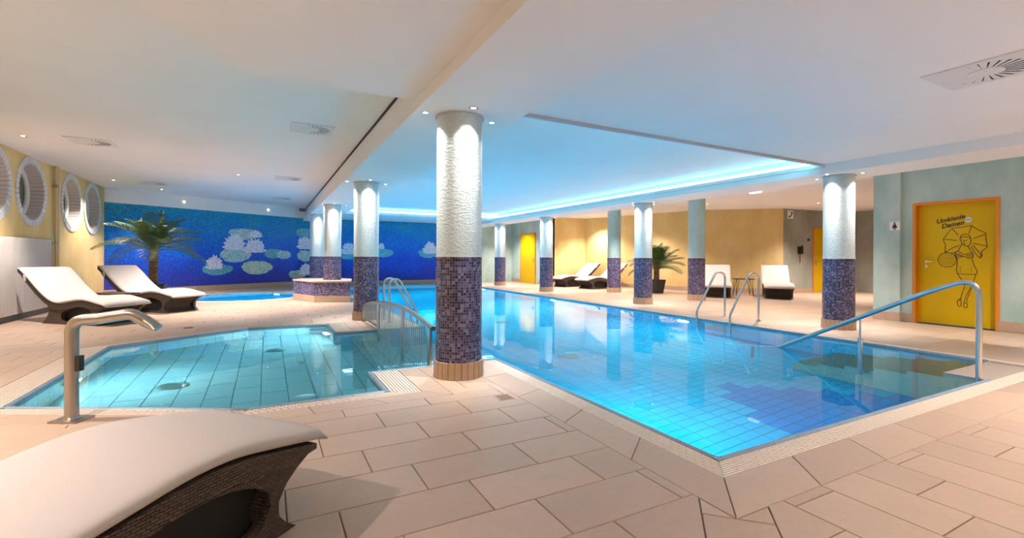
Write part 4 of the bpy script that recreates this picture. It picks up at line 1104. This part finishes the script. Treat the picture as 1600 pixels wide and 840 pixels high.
def side_panel(y0, y1):
    bm = bmesh.new(); NC = 26; NV = 7; grid = {}
    def pt(k, v):
        x = interp(XL, v) * (1 - k) + interp(XR, v) * k
        xt = .60 * (1 - k) + 2.02 * k
        return (x, y0, v * (zf(xt) - .03))
    def hole(k):
        u = (k - .615) / .345
        if abs(u) >= 1: return None
        e = (1 - abs(u) ** 3.2) ** .5
        return (.48 - .38 * e, .48 + .33 * e)
    cols = [i / NC for i in range(NC + 1)]
    def vert(p):
        key = tuple(round(c, 5) for c in p)
        if key not in grid: grid[key] = bm.verts.new(p)
        return grid[key]
    for a, b in zip(cols[:-1], cols[1:]):
        ha, hb = hole(a) or (.5, .5), hole(b) or (.5, .5)
        for lo in (0, 1):
            for j in range(NV):
                f0, f1 = j / NV, (j + 1) / NV
                if lo == 0: va0, va1, vb0, vb1 = ha[0] * f0, ha[0] * f1, hb[0] * f0, hb[0] * f1
                else: va0, va1, vb0, vb1 = [h + (1 - h) * f for h, f in ((ha[1], f0), (ha[1], f1), (hb[1], f0), (hb[1], f1))]
                vs = []
                for w in (vert(pt(a, va0)), vert(pt(b, vb0)), vert(pt(b, vb1)), vert(pt(a, va1))):
                    if w not in vs: vs.append(w)
                if len(vs) > 2:
                    try: bm.faces.new(vs)
                    except ValueError: pass
    r = bmesh.ops.extrude_face_region(bm, geom=list(bm.faces))
    for v in r['geom']:
        if isinstance(v, bmesh.types.BMVert): v.co.y = y1
    bmesh.ops.recalc_face_normals(bm, faces=bm.faces)
    me = bpy.data.meshes.new('side_panel'); bm.to_mesh(me); bm.free(); uvs(me); me.materials.append(M['wicker']); return me
def lounger_meshes():
    R = {}
    h = WD / 2
    R['side_panel'] = [side_panel(-h, -h + .06), side_panel(h - .06, h)]
    # curved seat shell
    mb = MB(); n = 44; vs = []
    for i in range(n + 1):
        s = 2.04 * i / n
        th = .05 if s < .1 else .085 if s < 1.75 else .085 - .06 * ((s - 1.75) / .29) ** 1.5
        for y, dz in ((-h - .012, 0), (h + .012, 0), (h + .012, -th), (-h - .012, -th)): vs.append((s, y, zf(s) + dz))
    fs = []
    for i in range(n):
        for k in range(4): fs.append((i * 4 + k, i * 4 + (k + 1) % 4, i * 4 + 4 + (k + 1) % 4, i * 4 + 4 + k))
    fs += [(0, 1, 2, 3), tuple(4 * n + k for k in (3, 2, 1, 0))]
    R['seat_shell'] = mb.add(vs, fs).mesh('seat_shell', M['wicker'], True)
    def endp(tab, off, sgn):
        vs = []; m = 10
        for d in (0, .02):
            for i in range(m + 1):
                v = i / m * .96; x = interp(tab, v) + off + d * sgn
                z = v * (zf(2.02 if sgn < 0 else .6) - .03)
                vs += [(x, -h + .03, z), (x, h - .03, z)]
        k = 2 * (m + 1)
        fs = [(2 * i, 2 * i + 1, 2 * i + 3, 2 * i + 2) for i in range(m)] + [(k + 2 * i, k + 2 * i + 1, k + 2 * i + 3, k + 2 * i + 2) for i in range(m)]
        return MB().add(vs, fs).mesh('end_panel', M['wicker'], True)
    R['end_panel'] = [endp(XR, -.055, -1), endp(XL, .05, 1)]
    R['inner_lining'] = [MB().add([(x, sg * (h - .075), z) for x, z in ((.80, .01), (1.80, .01), (1.80, zf(1.8) - .06), (1.45, zf(1.45) - .06), (1.05, zf(1.05) - .06), (.80, zf(.8) - .06))], [(0, 1, 2, 3, 4, 5)]).mesh('inner_lining', M['lining']) for sg in (-1, 1)]  # dark sheets standing in for the shade behind the openings
    # cushion
    mb = MB(); n = 40; ring = 20; vs = []
    L0, L1 = -.01, 2.10
    for i in range(n + 1):
        s = L0 + (L1 - L0) * i / n
        s2 = min(max(s, 0), 2.05); d = .01
        sl_ = (zf(s2 + d) - zf(s2 - d)) / (2 * d) if .02 < s2 < 2.03 else (zf(s2) - zf(s2 - .05)) / .05 if s2 > 1 else (zf(.05) - zf(0)) / .05
        nx, nz = -sl_, 1.0; q = math.hypot(nx, nz); nx, nz = nx / q, nz / q
        e = min(i, n - i) / n; ro = min(1, math.sqrt(max(0, 1 - (1 - min(1, e / .03)) ** 2)) + .35)
        tk = .036 * ro; wd = (h + .028) * (1 if e > .02 else .985)
        zc = zf(s2) + (s - s2) * sl_
        for k in range(ring):
            a = 2 * PI * k / ring; c, sn = math.cos(a), math.sin(a)
            yy = wd * (abs(c) ** .35) * (1 if c > 0 else -1); tt = tk * (abs(sn) ** .7) * (1 if sn > 0 else -1)
            off = tk + .002 + tt
            vs.append((s + nx * off, yy, zc + nz * off))
    fs = [(i * ring + k, i * ring + (k + 1) % ring, (i + 1) * ring + (k + 1) % ring, (i + 1) * ring + k) for i in range(n) for k in range(ring)]
    fs += [tuple(range(ring)), tuple(range(n * ring, (n + 1) * ring))]
    R['cushion'] = mb.add(vs, fs).mesh('cushion', M['cushion'], 'all')
    st = []
    for s in (.20,):
        for dy in (-1, 1):
            mb = MB(); vs = []
            y0_, y1_ = dy * (h + .014), dy * (h + .034)
            for ds in (-.022, .022):
                for z in (-.055, .03): vs += [(s + ds, y0_, zf(s + ds) + z), (s + ds, y1_, zf(s + ds) + z)]
            b = 0
            fs = [(b, b + 1, b + 3, b + 2), (b + 4, b + 6, b + 7, b + 5), (b, b + 4, b + 5, b + 1), (b + 2, b + 3, b + 7, b + 6), (b, b + 2, b + 6, b + 4), (b + 1, b + 5, b + 7, b + 3)]
            st.append(mb.add(vs, fs).mesh('strap', M['cushion']))
    R['strap'] = st
    return R
LM = lounger_meshes()
def lounger(foot, direction, label, s_foot=2.02):
    """foot = floor point below the middle of the foot end, direction = head -> foot"""
    a = math.atan2(direction[1], direction[0]); c, s = math.cos(a), math.sin(a)
    t = thing('sun_lounger', label, 'sun lounger', (foot[0] - c * s_foot, foot[1] - s * s_foot, 0), a, 'wicker sun loungers with cream cushions')
    for me in LM['side_panel']: link('side_panel', me, None, t)
    link('seat_shell', LM['seat_shell'], None, t)
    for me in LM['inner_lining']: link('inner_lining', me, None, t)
    for me in LM['end_panel']: link('end_panel', me, None, t)
    cu_ = link('cushion', LM['cushion'], None, t)
    for me in LM['strap']: link('strap', me, None, cu_)
    return t
lounger((-.06, 2.62), (.745, .668), 'wicker sun lounger with cream cushion, cut off in the near left corner')
lounger((-2.20, 10.42), (.74, -.67), 'wicker sun lounger with cream cushion standing before the ribbed radiator')
lounger((-1.52, 12.12), (.74, -.67), 'wicker sun lounger with cream cushion before the palm and lily mosaic')
lounger((10.50, 15.95), (-1, -.08), 'wicker sun lounger in the alcove, nearer to the far yellow door')
lounger((10.75, 14.55), (-1, -.08), 'wicker sun lounger in the alcove, half behind the plain aqua column')
lounger((12.08, 9.55), (-.78, -.62), 'wicker sun lounger facing the pool, partly behind the aqua column')
lounger((13.30, 8.40), (-.80, -.60), 'wicker sun lounger facing the pool right of the side table')

# side tables
def side_table(loc, rz, label, w, d, h):
    t = thing('side_table', label, 'side table', loc, rz)
    MB().box(-w / 2, w / 2, -d / 2, d / 2, h - .025, h).build('table_top', M['tablew'], t)
    for sx in (-1, 1):
        for sy in (-1, 1):
            x, y = sx * (w / 2 - .06), sy * (d / 2 - .06)
            MB().tube([(x, y, h - .025), (x + sx * .03, y + sy * .01, 0)], .008, 6).tube([(x - sx * .07, y, h - .025), (x + sx * .025, y + sy * .01, .012)], .008, 6).build('hairpin_leg', M['blackpl'], t, True)
    return t
side_table((-2.75, 12.15, 0), math.atan2(-.67, .74), 'low dark wooden side table between the two left loungers', .75, .45, .44)
side_table((13.55, 9.75, 0), -.65, 'dark side table with thin hairpin legs between the two facing loungers', .58, .42, .55)

# ------------------------------------------------------------------ palms
def frond_mesh(rng, L, elev, droop, n_l=26, lw=.017, ll=.34):
    """arching feather frond in the local xz plane, growing along +x"""
    mb = MB(); pts = []; x = z = 0.0; a = elev; N = 14
    for i in range(N + 1):
        pts.append((x, 0, z)); st = L / N
        x += math.cos(a) * st; z += math.sin(a) * st; a -= droop / N * (0.5 + i / N)
    mb.tube(pts, [.011 * (1 - .85 * i / N) + .0015 for i in range(N + 1)], 4)
    for k in range(n_l):
        u = .14 + .86 * (k + .5) / n_l; f = u * N; i = min(N - 1, int(f)); t = f - i
        p = Vector(pts[i]).lerp(Vector(pts[i + 1]), t); d = (Vector(pts[i + 1]) - Vector(pts[i])).normalized()
        up = Vector((-d.z, 0, d.x)); l = ll * (math.sin(PI * min(1, u * .86 + .12)) ** .6) * rng.uniform(.85, 1.1)
        for sd in (-1, 1):
            side = Vector((0, sd, 0)); dirv = (d * .55 + side * .80 + up * .32).normalized()
            tip = p + dirv * l + Vector((0, 0, -.22 * l)); mid = p + dirv * l * .5 + up * .012
            w = d * lw
            mb.add([p - w * .5, p + w * .5, mid + w, tip, mid - w], [(0, 1, 2, 4), (4, 2, 3)])
    return mb
def palm(loc, label, trunk_h, trunk_r, n, L, z0, seed, pot, elev=(-.1, 1.25), droop=(1.1, 1.7), rings=True):
    rng = random.Random(seed)
    t = thing('potted_palm', label, 'palm', loc)
    pw, ph = pot
    MB().add([(sx * w, sy * w, z) for z, w in ((0, pw * .36), (ph, pw * .5)) for sx, sy in ((-1, -1), (1, -1), (1, 1), (-1, 1))] + [(sx * pw * .45, sy * pw * .45, z) for z in (ph, ph - .05) for sx, sy in ((-1, -1), (1, -1), (1, 1), (-1, 1))],
             [(3, 2, 1, 0), (0, 1, 5, 4), (1, 2, 6, 5), (2, 3, 7, 6), (3, 0, 4, 7), (4, 5, 9, 8), (5, 6, 10, 9), (6, 7, 11, 10), (7, 4, 8, 11), (8, 9, 13, 12), (9, 10, 14, 13), (10, 11, 15, 14), (11, 8, 12, 15)]).build('planter', M['pot'], t)
    MB().box(-pw * .45, pw * .45, -pw * .45, pw * .45, ph - .07, ph - .045).build('soil', M['soil'], t)
    prof = []; k = max(6, int(trunk_h / .05))
    for i in range(k + 1):
        z = ph - .06 + (trunk_h - ph + .06) * i / k
        prof += [(trunk_r * (1.12 if i % 2 else .93), z)]
    MB().lathe(prof, 14).build('trunk', M['trunk'], t, True)
    ga_ = 2.399963
    for i in range(n):
        u = i / (n - 1); e = elev[0] + (elev[1] - elev[0]) * u ** .8 + rng.uniform(-.08, .08)
        l = L * (1 - .25 * u) * rng.uniform(.88, 1.08); dr_ = rng.uniform(*droop) * (1 - .45 * u)
        o = frond_mesh(rng, l, e, dr_, 30, .0085 * L, .36 * L).build('frond', M['leaf'], t, loc=(0, 0, z0), fix=False)
        o.rotation_euler = (0, 0, i * ga_ + rng.uniform(-.15, .15))
    return t
pl = palm((-2.70, 15.55, 0), 'tall palm with thick brown trunk behind the left loungers', 1.38, .10, 24, 1.35, 1.36, 3, (.55, .42), (.1, 1.22), (.9, 1.6))
o = MB().lathe([(.03, 0), (.045, .4), (.04, .75), (.004, 1.05)], 8).build('flower_spike', M['leafdry'], pl, True, (.06, .02, 1.40)); o.rotation_euler = (.05, .16, 0)
o = MB().lathe([(.03, 0), (.05, .4), (.04, .65), (.004, .85)], 8).build('flower_spike', M['leafdry'], pl, True, (-.08, .02, 1.38)); o.rotation_euler = (.05, -.22, 0)
palm((11.75, 11.72, 0), 'bushy palm in a dark square planter behind the right columns', 0.86, .095, 32, 1.12, .82, 8, (.44, .46), (.15, 1.45), (.6, 1.25))

# ------------------------------------------------------------------ mosaic bench round the third left column
BN = [(1.10, 13.12), (1.93, 12.80), (2.14, 14.05), (1.75, 14.75), (.95, 14.95), (.66, 14.38)]
bench = thing('mosaic_bench', 'low angular bench clad in dark mosaic with stone top round a column', 'bench', (1.4, 13.9, 0))
bl_ = [(x - 1.4, y - 13.9) for x, y in BN]
MB().prism(bl_, .17, .52).build('mosaic_body', M['purple'], bench)
MB().prism(offset(bl_, .012), 0, .17).build('stone_foot', M['base'], bench)
top = offset(bl_, .03)
MB().prism(top, .52, .56).build('bench_top', M['stone'], bench)

# ------------------------------------------------------------------ rails
def arc(p, q, r, n=8):
    return [p.lerp(q, i / n) for i in range(n + 1)]
def fillet(pts, r, n=7):
    pts = [Vector(p) for p in pts]; out = [pts[0]]
    for i in range(1, len(pts) - 1):
        a, b, c = pts[i - 1], pts[i], pts[i + 1]
        d1_, d2_ = (a - b).normalized(), (c - b).normalized(); ang = d1_.angle(d2_); k = min(r / math.tan(ang / 2), (a - b).length * .48, (c - b).length * .48)
        s, e = b + d1_ * k, b + d2_ * k
        for j in range(n + 1):
            t = j / n; out.append(s * (1 - t) ** 2 + b * 2 * t * (1 - t) + e * t ** 2)
    return out + [pts[-1]]
def flange(parent, x, y, z=0.0, r=.05): MB().lathe([(r, 0), (r, .008), (r * .6, .016), (r * .45, .03)], 18).build('floor_flange', M['metal'], parent, True, (x, y, z))

# entry handrail
t = thing('entry_handrail', 'steel handrail sloping down into the pool over the entry stairs', 'handrail', (6.30, 1.93, 0))
MB().tube(fillet([(0, 0, -.03), (0, 0, 1.03), (0, .42, .84), (0, 2.08, -.05), (0, 2.9, -.62)], .22, 9), .026, 12).build('top_rail', M['metal'], t, True)
MB().tube([(0, 1.05, -.75), (0, 1.05, .25)], .026, 12).tube([(0, 1.05, .25), (0, 1.05, .50)], .012, 8).build('support_post', M['metal'], t, True)
MB().tube([(0, 2.45, -1.1), (0, 2.45, -.30)], .024, 10).build('support_post', M['metal'], t, True)
MB().tube([(0, 0, -.02), (0, 0, -.6)], .026, 10).build('anchor_post', M['metal'], t, True)
# ladder
def ladder(name, label, x_w, x_d, ys, cx_s, top):
    t = thing(name, label, 'ladder', (x_w, ys[0], 0))
    for y in ys:
        dd = x_d - x_w
        path = fillet([(0, y - ys[0], -1.0), (0, y - ys[0], .16), (dd * .68, y - ys[0], top), (dd, y - ys[0], top - .04), (dd, y - ys[0], 0)], .17, 8)
        MB().tube(path, .021, 10).build('grab_rail', M['metal'], t, True)
        flange(t, dd, y - ys[0])
    for k in range(3):
        MB().box(-.03, .04, min(0, ys[1] - ys[0]) + .02, max(0, ys[1] - ys[0]) - .02, -.35 - .27 * k, -.325 - .27 * k).build('rung', M['metal'], t)
    return t
ladder('pool_ladder', 'steel pool ladder with two arched grab rails on the right pool edge', 7.50, 8.32, (5.66, 6.40), 1, .93)
ladder('pool_ladder', 'steel ladder rails beyond the curved railing on the left pool edge', 2.50, 1.98, (8.55, 9.0), -1, .80)

# curved railing in the channel
RX = 1.60
rl = thing('curved_railing', 'arched steel railing with thin bars between the two pools', 'railing', (RX, CH0, 0))
ctrl = [(9.0, .20), (8.9, .30), (8.4, .385), (7.6, .46), (6.9, .515), (6.16, .53), (5.5, .495), (4.98, .435), (4.86, .42)]
def rz_(y):
    for (a, b), (c, d) in zip(ctrl[:-1], ctrl[1:]):
        if c <= y <= a: return d + (b - d) * (y - c) / (a - c)
    return .42
path = smooth_line([(y, z) for y, z in ctrl], 2)
MB().tube([(0, y - CH0, z) for y, z in path], .028, 10).build('top_rail', M['rail_metal'], rl, True)
MB().tube([(0, 8.98 - CH0, .02), (0, 8.98 - CH0, .22)], .02, 8).build('end_post', M['rail_metal'], rl, True)
for y in (7.66, 6.16, 4.99):
    z0 = -.70
    MB().box(-.012, .012, y - .05 - CH0, y + .05 - CH0, z0, rz_(y)).build('post', M['rail_metal'], rl)
yb = 8.85
nb = 0
while yb > 5.06:
    if min(abs(yb - p) for p in (7.66, 6.16, 4.99)) > .065:
        z0 = .06 if yb > CH1 + .02 else -.16
        MB().tube([(0, yb - CH0, z0), (0, yb - CH0, rz_(yb))], .006, 6).build('baluster', M['rail_metal'], rl)
    yb -= .088
MB().tube([(0, 8.97 - CH0, .06), (0, 7.80 - CH0, .06)], .012, 8).build('bottom_rail', M['rail_metal'], rl, True)
MB().tube([(0, 7.72 - CH0, -.16), (0, 4.99 - CH0, -.16)], .012, 8).build('bottom_rail', M['rail_metal'], rl, True)

# water spout
sp = thing('water_spout', 'bent steel water spout with flared nozzle at the paddling pool edge', 'water spout', (-1.255, 4.49, 0))
dv = Vector((.73, .68, 0)).normalized()
u = Vector((_c, -_s, 0))   # it points to the right, slightly inwards
hd_ = (u * .95 + Vector((_s, _c, 0)) * .30).normalized()
pth = fillet([(0, 0, .02), (0, 0, .725), tuple(hd_ * .17 + Vector((0, 0, .735))), tuple(hd_ * .36 + Vector((0, 0, .765))), tuple(hd_ * .47 + Vector((0, 0, .69)))], .10, 7)
rr_ = [.042] * len(pth)
MB().tube(pth, rr_, 14).build('spout_pipe', M['bronze'], sp, True)
tip = pth[-1]; d_ = (pth[-1] - pth[-2]).normalized(); sd_ = Vector((-hd_.y, hd_.x, 0)); nn = d_.cross(sd_)
vs = []
for k_, (adv, w_, h_) in enumerate(((-.03, .044, .044), (.03, .058, .036), (.075, .072, .024))):
    for j in range(14):
        a_ = 2 * PI * j / 14
        vs.append(tip + d_ * adv + sd_ * w_ * math.cos(a_) + nn * h_ * math.sin(a_))
MB().add(vs, [(k_ * 14 + j, k_ * 14 + (j + 1) % 14, (k_ + 1) * 14 + (j + 1) % 14, (k_ + 1) * 14 + j) for k_ in range(2) for j in range(14)] + [tuple(range(28, 42))]).build('nozzle', M['bronze'], sp, True)
fl_ = MB().box(-.10, .10, -.08, .08, 0, .012).lathe([(.055, .012), (.046, .03)], 20).build('floor_plate', M['bronze'], sp); fl_.rotation_euler = (0, 0, -YAW)
bt_ = MB().box(.040, .072, -.02, .02, .36, .47).build('push_button', M['blackpl'], sp); bt_.rotation_euler = (0, 0, -YAW)

# deck drains
def drain(x, y, label, s=.075):
    t = thing('floor_drain', label, 'drain', (x, y, 0), 0)
    MB().box(-s, s, -s, s, .0003, .0035).build('drain_frame', M['base'], t)
    for k in range(5): MB().box(-s * .8, s * .8, -s * .75 + k * s * .36 - .006, -s * .75 + k * s * .36 + .006, .0035, .0055).build('drain_slot', M['gratebed'], t)
drain(1.80, 3.55, 'small square floor drain before the nearest column')
drain(-1.15, 9.35, 'small square floor drain between the paddling pool and loungers')
